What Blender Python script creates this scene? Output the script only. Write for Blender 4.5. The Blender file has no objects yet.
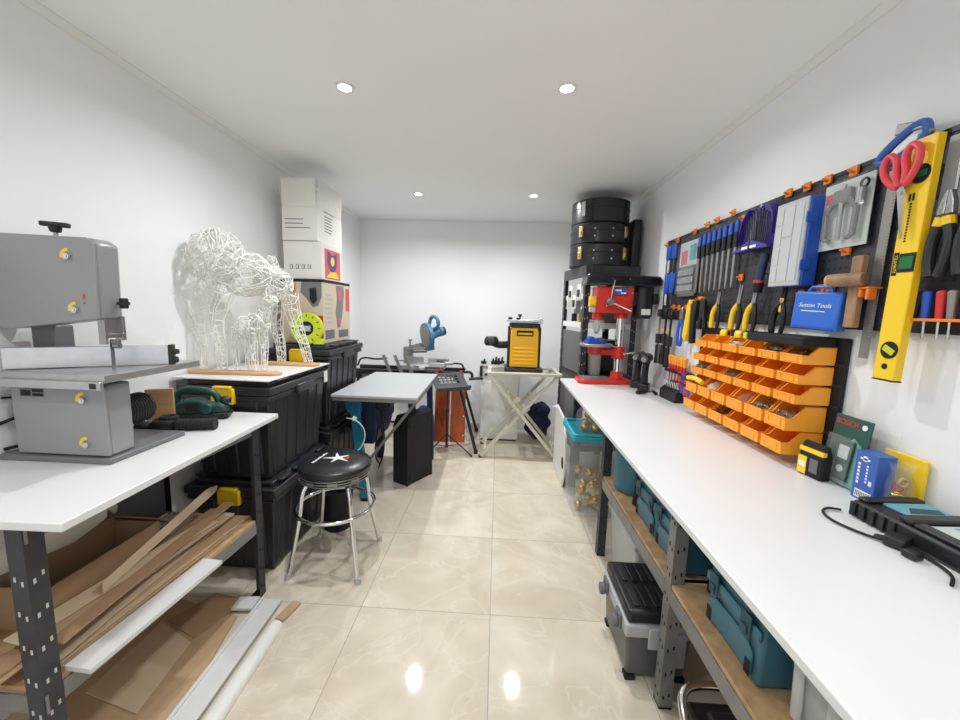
import bpy, bmesh, math, random
from mathutils import Vector, Matrix, Euler
rnd = random.Random(7)
SC = bpy.context.scene
COL = SC.collection
PI = math.pi

# ------------------------------------------------------------------ materials
MATS = {}
def mat(name, rgb, rough=0.5, metal=0.0, var=0.0, vscale=8.0, bump=0.0, bscale=60.0, trans=0.0, alpha=1.0, emit=0.0, coat=0.0, spec=0.5):
    """principled material; rgb is given as sRGB 0-255"""
    if name in MATS: return MATS[name]
    lin = [((c/255.0)/12.92 if c/255.0 <= 0.04045 else (((c/255.0)+0.055)/1.055)**2.4) for c in rgb]
    m = bpy.data.materials.new(name); m.use_nodes = True
    nt = m.node_tree; b = nt.nodes['Principled BSDF']
    b.inputs['Base Color'].default_value = (*lin, 1)
    b.inputs['Roughness'].default_value = rough
    b.inputs['Metallic'].default_value = metal
    b.inputs['Transmission Weight'].default_value = trans
    b.inputs['Alpha'].default_value = alpha
    b.inputs['Coat Weight'].default_value = coat
    b.inputs['Specular IOR Level'].default_value = spec
    if emit:
        b.inputs['Emission Color'].default_value = (*lin, 1)
        b.inputs['Emission Strength'].default_value = emit
    if var or bump:
        tc = nt.nodes.new('ShaderNodeTexCoord')
        if var:
            n = nt.nodes.new('ShaderNodeTexNoise'); n.inputs['Scale'].default_value = vscale; n.inputs['Detail'].default_value = 5
            nt.links.new(tc.outputs['Object'], n.inputs['Vector'])
            r = nt.nodes.new('ShaderNodeValToRGB')
            r.color_ramp.elements[0].position = 0.3; r.color_ramp.elements[1].position = 0.7
            r.color_ramp.elements[0].color = (*[max(0, c*(1-var)) for c in lin], 1)
            r.color_ramp.elements[1].color = (*[min(1, c*(1+var)) for c in lin], 1)
            nt.links.new(n.outputs['Fac'], r.inputs['Fac']); nt.links.new(r.outputs['Color'], b.inputs['Base Color'])
        if bump:
            n2 = nt.nodes.new('ShaderNodeTexNoise'); n2.inputs['Scale'].default_value = bscale; n2.inputs['Detail'].default_value = 3
            nt.links.new(tc.outputs['Object'], n2.inputs['Vector'])
            bp = nt.nodes.new('ShaderNodeBump'); bp.inputs['Strength'].default_value = bump; bp.inputs['Distance'].default_value = 0.004
            nt.links.new(n2.outputs['Fac'], bp.inputs['Height']); nt.links.new(bp.outputs['Normal'], b.inputs['Normal'])
    MATS[name] = m
    return m

def grain_mat(name, c1, c2, rough=0.6, scale=(3, 40, 40)):
    """wood / cardboard with stretched noise streaks"""
    m = mat(name, c1, rough)
    nt = m.node_tree; b = nt.nodes['Principled BSDF']
    tc = nt.nodes.new('ShaderNodeTexCoord'); mp = nt.nodes.new('ShaderNodeMapping'); mp.inputs['Scale'].default_value = scale
    n = nt.nodes.new('ShaderNodeTexNoise'); n.inputs['Scale'].default_value = 1.0; n.inputs['Detail'].default_value = 6
    r = nt.nodes.new('ShaderNodeValToRGB')
    f = lambda c: (*[((x/255)/12.92 if x/255 <= 0.04045 else (((x/255)+0.055)/1.055)**2.4) for x in c], 1)
    r.color_ramp.elements[0].position = 0.35; r.color_ramp.elements[1].position = 0.65
    r.color_ramp.elements[0].color = f(c1); r.color_ramp.elements[1].color = f(c2)
    nt.links.new(tc.outputs['Object'], mp.inputs['Vector']); nt.links.new(mp.outputs['Vector'], n.inputs['Vector'])
    nt.links.new(n.outputs['Fac'], r.inputs['Fac']); nt.links.new(r.outputs['Color'], b.inputs['Base Color'])
    return m

M = {}
M['wall'] = mat('white_wall_paint', (238, 239, 240), 0.75, var=0.012, vscale=1.5, bump=0.05, bscale=180)
M['ceil'] = mat('white_ceiling_paint', (243, 243, 242), 0.8, var=0.01, vscale=1.2)
M['trim'] = mat('white_trim_paint', (234, 233, 230), 0.6)
M['lam'] = mat('white_laminate', (226, 226, 226), 0.28, var=0.01, vscale=3)
M['rack'] = mat('charcoal_rack_steel', (62, 62, 68), 0.45, 0.35, var=0.12, vscale=20, bump=0.15, bscale=200)
M['rackl'] = mat('grey_rack_steel', (132, 130, 128), 0.42, 0.3, var=0.1, vscale=20, bump=0.1, bscale=200)
M['hole'] = mat('dark_slot', (14, 14, 16), 0.9)
M['holel'] = mat('lit_through_slot', (205, 200, 190), 0.8)  # pale colour stands in for light seen through post holes
M['ply'] = grain_mat('particle_board', (176, 140, 100), (204, 170, 128), 0.7, (18, 18, 18))
M['card'] = grain_mat('brown_cardboard', (184, 154, 120), (190, 160, 126), 0.85, (2, 14, 14))
M['card2'] = grain_mat('dark_cardboard', (164, 132, 100), (170, 138, 106), 0.85, (2, 14, 14))
M['card3'] = grain_mat('pale_cardboard', (202, 178, 148), (208, 185, 155), 0.85, (2, 14, 14))
M['cartonp'] = mat('printed_carton', (204, 188, 166), 0.6, var=0.03)
M['film'] = None
M['deskg'] = mat('dark_grey_metal', (72, 72, 75), 0.45, 0.2)
M['cardw'] = mat('white_cardboard', (226, 224, 218), 0.75, var=0.02)
M['foil'] = mat('white_foil_board', (214, 214, 212), 0.5, var=0.03, vscale=10)
M['black'] = mat('black_plastic', (30, 30, 33), 0.42, bump=0.12, bscale=220)
M['blackg'] = mat('glossy_black_plastic', (24, 24, 27), 0.22)
M['blackm'] = mat('matte_black', (20, 20, 23), 0.75, bump=0.2, bscale=300)
M['tote'] = mat('black_tote_plastic', (40, 40, 45), 0.36, bump=0.1, bscale=150)
M['grey'] = mat('grey_plastic', (104, 106, 108), 0.5)
M['greyl'] = mat('light_grey_plastic', (176, 178, 180), 0.45)
M['saw'] = mat('grey_machine_paint', (150, 150, 152), 0.32, 0.15, var=0.02, vscale=6)
M['sawd'] = mat('dark_grey_machine_paint', (116, 117, 120), 0.4, 0.15)
M['alu'] = mat('brushed_aluminium', (196, 197, 198), 0.32, 0.85, var=0.05, vscale=30)
M['steel'] = mat('bare_steel', (170, 170, 172), 0.3, 0.9, var=0.08, vscale=25)
M['chrome'] = mat('chrome', (225, 226, 228), 0.1, 1.0)
M['iron'] = mat('dull_grey_steel', (150, 147, 143), 0.45, 0.55, var=0.08, vscale=20)
M['yel'] = mat('yellow_plastic', (240, 196, 30), 0.4)
M['yels'] = mat('yellow_sticker', (246, 206, 40), 0.4)
M['planer'] = mat('planer_yellow', (246, 186, 20), 0.38)
M['ora'] = mat('orange_bin_plastic', (248, 164, 46), 0.42)
M['orad'] = mat('orange_hook_plastic', (236, 130, 36), 0.45)
M['red'] = mat('machine_red', (206, 48, 38), 0.35, var=0.04)
M['redp'] = mat('red_plastic', (214, 52, 58), 0.4)
M['coral'] = mat('coral_red_plastic', (222, 70, 80), 0.4)
M['teal'] = mat('teal_plastic', (58, 108, 126), 0.42, bump=0.05)
M['teald'] = mat('dark_teal_plastic', (28, 72, 86), 0.5)
M['tealb'] = mat('bright_teal_plastic', (48, 168, 190), 0.4)
M['sawblue'] = mat('tool_teal_blue', (30, 120, 150), 0.45, var=0.05)
M['sawblue2'] = mat('mitre_saw_blue', (66, 120, 150), 0.45, var=0.05)
M['navy'] = mat('navy_paint', (34, 52, 84), 0.5, var=0.1)
M['blue'] = mat('cobalt_blue_plastic', (40, 88, 190), 0.4)
M['caseblue'] = mat('mid_blue_plastic', (52, 110, 206), 0.42)
M['dblue'] = mat('dark_blue_plastic', (54, 48, 132), 0.42)
M['green'] = mat('dark_green_plastic', (24, 70, 62), 0.42, var=0.05)
M['greenv'] = mat('vial_green', (20, 110, 60), 0.2)
M['lime'] = mat('lime_green_plastic', (192, 208, 44), 0.4)
M['white'] = mat('white_plastic', (236, 236, 232), 0.45)
M['cream'] = mat('cream_painted_steel', (206, 200, 180), 0.45, var=0.03)
M['machw'] = mat('white_machine_paint', (222, 224, 222), 0.4)
M['wood'] = grain_mat('beech_wood', (196, 150, 100), (214, 172, 122), 0.5, (3, 30, 30))
M['wood2'] = grain_mat('brown_wood', (140, 108, 80), (168, 132, 98), 0.6, (30, 30, 4))
M['owood'] = grain_mat('orange_stained_wood', (150, 66, 28), (188, 92, 42), 0.4, (12, 12, 3))
M['vinyl'] = mat('black_vinyl', (34, 34, 38), 0.3, bump=0.05, bscale=200)
M['rubber'] = mat('black_rubber', (22, 22, 24), 0.7)
M['navyf'] = mat('navy_fabric', (34, 38, 74), 0.85, var=0.15, vscale=15, bump=0.3, bscale=120)
M['wire'] = mat('clear_white_wire', (238, 238, 232), 0.25, var=0.03)
M['gold'] = mat('gold_bauble', (214, 178, 84), 0.2, 0.9)
M['silverb'] = mat('silver_bauble', (214, 214, 214), 0.15, 0.95)
M['screen'] = mat('teal_label_print', (96, 164, 184), 0.3)
M['leaf'] = mat('pale_label_print', (196, 204, 200), 0.35)
M['brass'] = mat('brass_latch', (206, 186, 128), 0.3, 0.8)
M['packg'] = mat('green_package_print', (44, 84, 76), 0.35, var=0.03)
M['packgl'] = mat('pale_green_package_print', (120, 168, 156), 0.35)
M['packb'] = mat('blue_package_print', (52, 96, 178), 0.4)
M['mesh'] = mat('dark_speaker_cloth', (28, 26, 34), 0.8, bump=0.3, bscale=400)
M['screws'] = mat('mixed_screws', (176, 172, 164), 0.4, 0.6, var=0.3, vscale=120)
M['screwd'] = mat('brown_screws', (120, 84, 60), 0.5, 0.4, var=0.3, vscale=120)
M['lampglow'] = mat('lamp_diffuser', (255, 250, 240), 0.5, emit=55.0)
M['pink'] = mat('pink_print', (206, 96, 100), 0.5)
M['purp'] = mat('purple_print', (92, 60, 130), 0.5)

def clear_mat(name, rgb, opac, rough=0.15):
    m = bpy.data.materials.new(name); m.use_nodes = True
    nt = m.node_tree; b = nt.nodes['Principled BSDF']
    lin = [(c/255)**2.2 for c in rgb]
    b.inputs['Base Color'].default_value = (*lin, 1); b.inputs['Roughness'].default_value = rough
    b.inputs['Alpha'].default_value = opac
    return m
M['clear'] = clear_mat('clear_plastic', (226, 228, 228), 0.20)
M['frost'] = clear_mat('frosted_plastic', (214, 218, 218), 0.62, 0.4)
M['smoke'] = clear_mat('smoky_clear_plastic', (104, 102, 100), 0.7, 0.3)
M['bag'] = clear_mat('clear_bag_film', (230, 228, 222), 0.13, 0.06)
M['film'] = clear_mat('thin_blister_film', (226, 228, 228), 0.07, 0.05)
M['wrap'] = clear_mat('milky_plastic_wrap', (216, 212, 202), 0.85, 0.3)

def floor_mat():
    m = bpy.data.materials.new('cream_marble_tiles'); m.use_nodes = True
    nt = m.node_tree; b = nt.nodes['Principled BSDF']; N = nt.nodes.new; L = nt.links.new
    tc = N('ShaderNodeTexCoord'); sx = N('ShaderNodeSeparateXYZ'); L(tc.outputs['Object'], sx.inputs[0])
    T = 0.648
    masks = []
    cells = []
    for ax, off in (('X', 0.0116), ('Y', 1.734)):
        a = N('ShaderNodeMath'); a.operation = 'SUBTRACT'; L(sx.outputs[ax], a.inputs[0]); a.inputs[1].default_value = off
        d = N('ShaderNodeMath'); d.operation = 'DIVIDE'; L(a.outputs[0], d.inputs[0]); d.inputs[1].default_value = T
        fl = N('ShaderNodeMath'); fl.operation = 'FLOOR'; L(d.outputs[0], fl.inputs[0]); cells.append(fl)
        pp = N('ShaderNodeMath'); pp.operation = 'PINGPONG'; L(d.outputs[0], pp.inputs[0]); pp.inputs[1].default_value = 0.5
        lt = N('ShaderNodeMath'); lt.operation = 'LESS_THAN'; L(pp.outputs[0], lt.inputs[0]); lt.inputs[1].default_value = 0.0032
        masks.append(lt)
    mx = N('ShaderNodeMath'); mx.operation = 'MAXIMUM'; L(masks[0].outputs[0], mx.inputs[0]); L(masks[1].outputs[0], mx.inputs[1])
    # shift the stone pattern per tile
    cb = N('ShaderNodeCombineXYZ'); L(cells[0].outputs[0], cb.inputs[0]); L(cells[1].outputs[0], cb.inputs[1])
    wn = N('ShaderNodeTexWhiteNoise'); wn.noise_dimensions = '3D'; L(cb.outputs[0], wn.inputs['Vector'])
    sc = N('ShaderNodeVectorMath'); sc.operation = 'SCALE'; L(wn.outputs['Color'], sc.inputs[0]); sc.inputs['Scale'].default_value = 9.0
    ad = N('ShaderNodeVectorMath'); ad.operation = 'ADD'; L(tc.outputs['Object'], ad.inputs[0]); L(sc.outputs[0], ad.inputs[1])
    n1 = N('ShaderNodeTexNoise'); n1.inputs['Scale'].default_value = 2.6; n1.inputs['Detail'].default_value = 8; n1.inputs['Distortion'].default_value = 1.2
    L(ad.outputs[0], n1.inputs['Vector'])
    r1 = N('ShaderNodeValToRGB'); r1.color_ramp.elements[0].position = 0.32; r1.color_ramp.elements[1].position = 0.7
    r1.color_ramp.elements[0].color = (0.60, 0.52, 0.41, 1); r1.color_ramp.elements[1].color = (0.74, 0.67, 0.555, 1)
    L(n1.outputs['Fac'], r1.inputs['Fac'])
    n2 = N('ShaderNodeTexNoise'); n2.inputs['Scale'].default_value = 1.7; n2.inputs['Detail'].default_value = 6; n2.inputs['Distortion'].default_value = 2.5
    L(ad.outputs[0], n2.inputs['Vector'])
    vp = N('ShaderNodeMath'); vp.operation = 'SUBTRACT'; L(n2.outputs['Fac'], vp.inputs[0]); vp.inputs[1].default_value = 0.5
    va = N('ShaderNodeMath'); va.operation = 'ABSOLUTE'; L(vp.outputs[0], va.inputs[0])
    r2 = N('ShaderNodeValToRGB'); r2.color_ramp.elements[0].position = 0.0; r2.color_ramp.elements[1].position = 0.02
    r2.color_ramp.elements[0].color = (0.30, 0.30, 0.30, 1); r2.color_ramp.elements[1].color = (0, 0, 0, 1)
    L(va.outputs[0], r2.inputs['Fac'])
    mv = N('ShaderNodeMixRGB'); L(r2.outputs['Color'], mv.inputs['Fac']); L(r1.outputs['Color'], mv.inputs['Color1']); mv.inputs['Color2'].default_value = (0.82, 0.77, 0.69, 1)
    mg = N('ShaderNodeMixRGB'); L(mx.outputs[0], mg.inputs['Fac']); L(mv.outputs['Color'], mg.inputs['Color1']); mg.inputs['Color2'].default_value = (0.40, 0.37, 0.33, 1)
    L(mg.outputs['Color'], b.inputs['Base Color'])
    b.inputs['Roughness'].default_value = 0.06
    b.inputs['Specular IOR Level'].default_value = 0.5
    return m
M['floor'] = floor_mat()

# ------------------------------------------------------------------ mesh builder
class MB:
    def __init__(s, X=None): s.bm = bmesh.new(); s.X = X; s.mi = 0
    def _v(s, p):
        p = Vector(p)
        return s.bm.verts.new(s.X @ p if s.X is not None else p)
    def _f(s, vs):
        try:
            f = s.bm.faces.new(vs); f.material_index = s.mi; f.smooth = True
            return f
        except ValueError: return None
    def box(s, lo, hi, taper=0.0, tx=None):
        """axis-aligned box; taper insets the bottom"""
        x0, y0, z0 = lo; x1, y1, z1 = hi
        t = taper
        P = [(x0+t, y0+t, z0), (x1-t, y0+t, z0), (x1-t, y1-t, z0), (x0+t, y1-t, z0), (x0, y0, z1), (x1, y0, z1), (x1, y1, z1), (x0, y1, z1)]
        v = [s._v(p) for p in P]
        for q in ((0, 3, 2, 1), (4, 5, 6, 7), (0, 1, 5, 4), (1, 2, 6, 5), (2, 3, 7, 6), (3, 0, 4, 7)): s._f([v[i] for i in q])
        return s
    def cbox(s, c, size, rot=None):
        R = Euler(rot).to_matrix() if rot else Matrix.Identity(3)
        h = Vector(size)/2; c = Vector(c)
        v = []
        for z in (-1, 1):
            for x, y in ((-1, -1), (1, -1), (1, 1), (-1, 1)): v.append(s._v(c + R @ Vector((x*h.x, y*h.y, z*h.z))))
        for q in ((0, 3, 2, 1), (4, 5, 6, 7), (0, 1, 5, 4), (1, 2, 6, 5), (2, 3, 7, 6), (3, 0, 4, 7)): s._f([v[i] for i in q])
        return s
    def bar(s, a, b, w, h, up=(0, 0, 1)):
        """rectangular bar from a to b, w wide (sideways), h along up"""
        a, b = Vector(a), Vector(b); d = (b-a).normalized(); up = Vector(up)
        if abs(d.dot(up)) > 0.98: up = Vector((0, 1, 0))
        sd = d.cross(up).normalized()*w/2; u = sd.cross(d).normalized()*h/2
        v = [s._v(p+o) for p in (a, b) for o in (-sd-u, sd-u, sd+u, -sd+u)]
        for q in ((0, 3, 2, 1), (4, 5, 6, 7), (0, 1, 5, 4), (1, 2, 6, 5), (2, 3, 7, 6), (3, 0, 4, 7)): s._f([v[i] for i in q])
        return s
    def cyl(s, a, b, r, r2=None, n=20, cap=True):
        a, b = Vector(a), Vector(b); r2 = r if r2 is None else r2
        d = (b-a).normalized(); t = Vector((1, 0, 0)) if abs(d.x) < 0.9 else Vector((0, 1, 0))
        e1 = d.cross(t).normalized(); e2 = d.cross(e1)
        ra = [s._v(a + (e1*math.cos(2*PI*i/n) + e2*math.sin(2*PI*i/n))*r) for i in range(n)]
        rb = [s._v(b + (e1*math.cos(2*PI*i/n) + e2*math.sin(2*PI*i/n))*r2) for i in range(n)]
        for i in range(n): s._f([ra[i], ra[(i+1) % n], rb[(i+1) % n], rb[i]])
        if cap: s._f(ra[::-1]); s._f(rb)
        return s
    def tube(s, pts, r, n=8, closed=False, cap=True):
        pts = [Vector(p) for p in pts]; k = len(pts); rings = []; prev = None
        for i, p in enumerate(pts):
            if closed: d = pts[(i+1) % k] - pts[i-1]
            else: d = pts[min(i+1, k-1)] - pts[max(i-1, 0)]
            if d.length < 1e-9: d = Vector((0, 0, 1))
            d.normalize()
            if prev is None:
                t = Vector((0, 0, 1)) if abs(d.z) < 0.9 else Vector((1, 0, 0))
                e1 = d.cross(t).normalized()
            else:
                e1 = prev - d*prev.dot(d)
                e1 = e1.normalized() if e1.length > 1e-6 else d.orthogonal().normalized()
            prev = e1; e2 = d.cross(e1)
            rr = r[i] if isinstance(r, (list, tuple)) else r
            rings.append([s._v(p + (e1*math.cos(2*PI*j/n) + e2*math.sin(2*PI*j/n))*rr) for j in range(n)])
        for i in range(k if closed else k-1):
            A, B = rings[i], rings[(i+1) % k]
            for j in range(n): s._f([A[j], A[(j+1) % n], B[(j+1) % n], B[j]])
        if cap and not closed: s._f(rings[0][::-1]); s._f(rings[-1])
        return s
    def lathe(s, prof, c=(0, 0, 0), n=32, axis='z', a0=0.0, a1=2*PI):
        c = Vector(c); full = abs(a1-a0-2*PI) < 1e-6; m = n if full else n+1
        def pt(r, z, a):
            x, y = r*math.cos(a), r*math.sin(a)
            return c + (Vector((x, y, z)) if axis == 'z' else Vector((x, z, y)) if axis == 'y' else Vector((z, x, y)))
        rings = []
        for r, z in prof:
            if r < 1e-6: rings.append([s._v(pt(0, z, 0))])
            else: rings.append([s._v(pt(r, z, a0+(a1-a0)*i/n)) for i in range(m)])
        for A, B in zip(rings, rings[1:]):
            for i in range(n):
                j = (i+1) % m
                if len(A) == 1 and len(B) == 1: continue
                if len(A) == 1: s._f([A[0], B[j], B[i]])
                elif len(B) == 1: s._f([A[i], A[j], B[0]])
                else: s._f([A[i], A[j], B[j], B[i]])
        return s
    def prism(s, poly, axis, lo, hi):
        """polygon (2-D) extruded along axis: x -> (y,z), y -> (x,z), z -> (x,y)"""
        def P(p, t): return (t, p[0], p[1]) if axis == 'x' else (p[0], t, p[1]) if axis == 'y' else (p[0], p[1], t)
        A = [s._v(P(p, lo)) for p in poly]; B = [s._v(P(p, hi)) for p in poly]; k = len(poly)
        s._f(A[::-1]); s._f(B)
        for i in range(k): s._f([A[i], A[(i+1) % k], B[(i+1) % k], B[i]])
        return s
    def sph(s, c, r, n=16, m=10):
        c = Vector(c); rx, ry, rz = r if isinstance(r, (tuple, list)) else (r, r, r)
        rings = []
        for i in range(m+1):
            th = PI*i/m
            if i in (0, m): rings.append([s._v(c + Vector((0, 0, rz*math.cos(th))))])
            else: rings.append([s._v(c + Vector((rx*math.sin(th)*math.cos(2*PI*j/n), ry*math.sin(th)*math.sin(2*PI*j/n), rz*math.cos(th)))) for j in range(n)])
        for A, B in zip(rings, rings[1:]):
            for j in range(n):
                k = (j+1) % n
                if len(A) == 1: s._f([A[0], B[j], B[k]])
                elif len(B) == 1: s._f([A[j], B[0], A[k]])
                else: s._f([A[j], B[j], B[k], A[k]])
        return s
    def torus(s, c, R, r, axis='z', n=32, m=10, a0=0, a1=2*PI):
        full = abs(a1-a0-2*PI) < 1e-6
        pts = []
        for i in range(n if full else n+1):
            a = a0+(a1-a0)*i/n; x, y = R*math.cos(a), R*math.sin(a)
            pts.append(Vector(c) + (Vector((x, y, 0)) if axis == 'z' else Vector((x, 0, y)) if axis == 'y' else Vector((0, x, y))))
        return s.tube(pts, r, m, closed=full)

def crv(pts, k=6):
    """Catmull-Rom smoothing"""
    P = [Vector(p) for p in pts]; out = []
    for i in range(len(P)-1):
        p0, p1, p2, p3 = P[max(i-1, 0)], P[i], P[i+1], P[min(i+2, len(P)-1)]
        for j in range(k):
            t = j/k
            out.append(0.5*((2*p1) + (p2-p0)*t + (2*p0-5*p1+4*p2-p3)*t*t + (3*p1-p0-3*p2+p3)*t**3))
    out.append(P[-1]); return out

def islands(bm, gap=.004):
    """groups of faces that are joined or whose boxes (nearly) touch"""
    seen = set(); out = []
    bm.verts.ensure_lookup_table()
    bm.verts.index_update()
    for v0 in bm.verts:
        if v0.index in seen: continue
        st = [v0]; seen.add(v0.index); isl = []
        while st:
            v = st.pop(); isl.append(v)
            for e in v.link_edges:
                w_ = e.other_vert(v)
                if w_.index not in seen: seen.add(w_.index); st.append(w_)
        out.append([isl, [min(v.co[i] for v in isl)-gap/2 for i in range(3)], [max(v.co[i] for v in isl)+gap/2 for i in range(3)]])
    if len(out) > 60: return None
    changed = True
    while changed:
        changed = False
        for i in range(len(out)):
            for j in range(i+1, len(out)):
                a, b = out[i], out[j]
                if all(a[1][k] <= b[2][k] and b[1][k] <= a[2][k] for k in range(3)):
                    a[0] += b[0]; a[1] = [min(x, y) for x, y in zip(a[1], b[1])]; a[2] = [max(x, y) for x, y in zip(a[2], b[2])]
                    del out[j]; changed = True; break
            if changed: break
    return [o_[0] for o_ in out]

def mk(name, mb, mats, parent=None, bevel=0.0, loc=None, rot=None, seg=2, sharp=32):
    bm = mb.bm
    if parent is not None and len(bm.verts) < 3000:
        isl = islands(bm)
        if isl is None or len(isl) > 9:
            o = mk1(name, mb, mats, parent, bevel, loc, rot, seg, sharp); o['kind'] = 'stuff'; return o
        if len(isl) > 1:
            bm.verts.index_update(); res = []
            for g in isl:
                keep = {v.index for v in g}; nb = MB(); nb.bm.free(); nb.bm = bm.copy(); nb.bm.verts.ensure_lookup_table()
                bmesh.ops.delete(nb.bm, geom=[v for v in nb.bm.verts if v.index not in keep], context='VERTS')
                res.append(mk1(name, nb, mats, parent, bevel, loc, rot, seg, sharp))
            bm.free(); return res[0]
    return mk1(name, mb, mats, parent, bevel, loc, rot, seg, sharp)

def mk1(name, mb, mats, parent=None, bevel=0.0, loc=None, rot=None, seg=2, sharp=32):
    bm = mb.bm
    bmesh.ops.recalc_face_normals(bm, faces=bm.faces)
    lim = math.radians(sharp)
    for e in bm.edges:
        if len(e.link_faces) == 2: e.smooth = e.calc_face_angle(0) < lim
        else: e.smooth = False
    me = bpy.data.meshes.new(name); bm.to_mesh(me); bm.free()
    for m in (mats if isinstance(mats, (list, tuple)) else [mats]): me.materials.append(M[m] if isinstance(m, str) else m)
    o = bpy.data.objects.new(name, me); COL.objects.link(o)
    if parent is not None: o.parent = parent
    if loc is not None: o.location = loc
    if rot is not None: o.rotation_euler = rot
    if bevel:
        bv = o.modifiers.new('bevel', 'BEVEL'); bv.width = bevel; bv.segments = seg; bv.limit_method = 'ANGLE'; bv.angle_limit = math.radians(40)
    return o

def tag(o, label, cat, group=None, kind=None):
    if label: o['label'] = label
    if cat: o['category'] = cat
    if group: o['group'] = group
    if kind: o['kind'] = kind
    return o

def thing(name, label, cat, loc=(0, 0, 0), rz=0.0, group=None, rot=None):
    o = bpy.data.objects.new(name, None); COL.objects.link(o)
    o.empty_display_size = 0.05; o.location = loc; o.rotation_euler = rot if rot else (0, 0, rz)
    return tag(o, label, cat, group)

def solo(name, mb, mats, label, cat, group=None, bevel=0.0, loc=None, rot=None, seg=2, kind=None):
    return tag(mk(name, mb, mats, None, bevel, loc, rot, seg), label, cat, group, kind)

def struct(name, mb, mats, bevel=0.0):
    o = mk(name, mb, mats, None, bevel); o['kind'] = 'structure'; return o

def text(name, body, size, parent, loc, rot, m, extrude=0.0006, align='CENTER', shear=0.0, label=None):
    cu = bpy.data.curves.new(name, 'FONT'); cu.body = body; cu.size = size; cu.extrude = extrude
    cu.align_x = align; cu.align_y = 'CENTER'; cu.shear = shear
    cu.materials.append(M[m] if isinstance(m, str) else m)
    tmp = bpy.data.objects.new(name, cu); COL.objects.link(tmp)
    dg = bpy.context.evaluated_depsgraph_get(); me = bpy.data.meshes.new_from_object(tmp.evaluated_get(dg))
    bpy.data.objects.remove(tmp); me.name = name
    o = bpy.data.objects.new(name, me); COL.objects.link(o); o.parent = parent; o.location = loc; o.rotation_euler = rot
    o['kind'] = 'stuff'
    if label: o['label'] = label
    return o
def hang(t, dx, dz=0.0, dy=0.0):
    """steel pin that holds a hung tool to the board, dx long"""
    return mk('hanging_pin', MB().cyl((0, dy, dz), (dx, dy, dz), .0022, n=8), 'steel', t)
ROT_FRONT = (PI/2, 0, 0)          # reads from -y
ROT_PX = (PI/2, 0, PI/2)          # reads from +x
ROT_NX = (PI/2, 0, -PI/2)         # reads from -x

# ------------------------------------------------------------------ camera
F, PIT, YAW, ROLL, CH = 385.3653, 0.1303, 0.0436, 0.0292, 1.5
cam = bpy.data.cameras.new('camera'); co = bpy.data.objects.new('camera', cam); COL.objects.link(co)
cam.sensor_width = 36.0; cam.lens = F/960*36; cam.clip_start = 0.02; cam.clip_end = 60
fw = Vector((-math.sin(YAW)*math.cos(PIT), math.cos(YAW)*math.cos(PIT), -math.sin(PIT)))
rt = Vector((math.cos(YAW), math.sin(YAW), 0)); up = rt.cross(fw)
r2 = rt*math.cos(ROLL) + up*math.sin(ROLL); u2 = -rt*math.sin(ROLL) + up*math.cos(ROLL)
mw = Matrix((r2, u2, -fw)).transposed().to_4x4(); mw.translation = (0, 0, CH)
co.matrix_world = mw
SC.camera = co
SC.view_settings.view_transform = 'Standard'; SC.view_settings.look = 'None'
SC.view_settings.gamma = 1.0; SC.view_settings.use_curve_mapping = False
SC.view_settings.exposure = 0.45
w = bpy.data.worlds.new('world'); SC.world = w; w.use_nodes = True
w.node_tree.nodes['Background'].inputs[0].default_value = (0.93, 0.97, 1.0, 1)
w.node_tree.nodes['Background'].inputs[1].default_value = 1.0
SC.cycles.use_denoising = True
SC.cycles.max_bounces = 10; SC.cycles.diffuse_bounces = 6; SC.cycles.transparent_max_bounces = 24
SC.cycles.sample_clamp_indirect = 6.0; SC.cycles.caustics_reflective = False; SC.cycles.caustics_refractive = False

# ------------------------------------------------------------------ room
XL, XR, YB, YN, H = -1.71, 1.26, 4.777, -1.9, 2.547
struct('floor', MB().box((XL-.1, YN-.1, -0.1), (XR+.1, YB+.1, 0)), 'floor')
struct('ceiling', MB().box((XL-.1, YN-.1, H), (XR+.1, YB+.1, H+.1)), 'ceil')
struct('wall_left', MB().box((XL-.1, YN-.1, 0), (XL, YB+.1, H)), 'wall')
struct('wall_right', MB().box((XR, YN-.1, 0), (XR+.1, YB+.1, H)), 'wall')
struct('wall_back', MB().box((XL, YB, 0), (XR, YB+.1, H)), 'wall')
# wide unseen doorway, added behind the camera so daylight fills the shadows
struct('wall_front', MB().box((XL, YN-.1, 0), (-1.35, YN, H)).box((.9, YN-.1, 0), (XR, YN, H)).box((-1.35, YN-.1, 2.15), (.9, YN, H)), 'wall')
struct('trim_1', MB().prism([(XL, H), (XL+.028, H), (XL+.028, H-.008), (XL+.008, H-.028), (XL, H-.028)], 'y', YN, YB), 'trim')
struct('trim_2', MB().prism([(XR, H), (XR-.028, H), (XR-.028, H-.008), (XR-.008, H-.028), (XR, H-.028)], 'y', YN, YB), 'trim')
struct('trim_3', MB().prism([(YB, H), (YB-.014, H), (YB-.014, H-.012), (YB, H-.014)], 'x', XL+.028, XR-.028), 'trim')
struct('baseboard_back', MB().box((XL, YB-.012, 0), (XR, YB, .07)), 'trim', 0.003)

pl = bpy.data.lights.new('added_doorway_portal', 'AREA'); pl.shape = 'RECTANGLE'; pl.size = 2.25; pl.size_y = 2.15; pl.cycles.is_portal = True  # portal guiding sky light through the added doorway
po = bpy.data.objects.new('added_doorway_portal', pl); COL.objects.link(po); po.location = (-.225, YN-.05, 1.075); po.rotation_euler = (PI/2, 0, 0)
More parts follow.
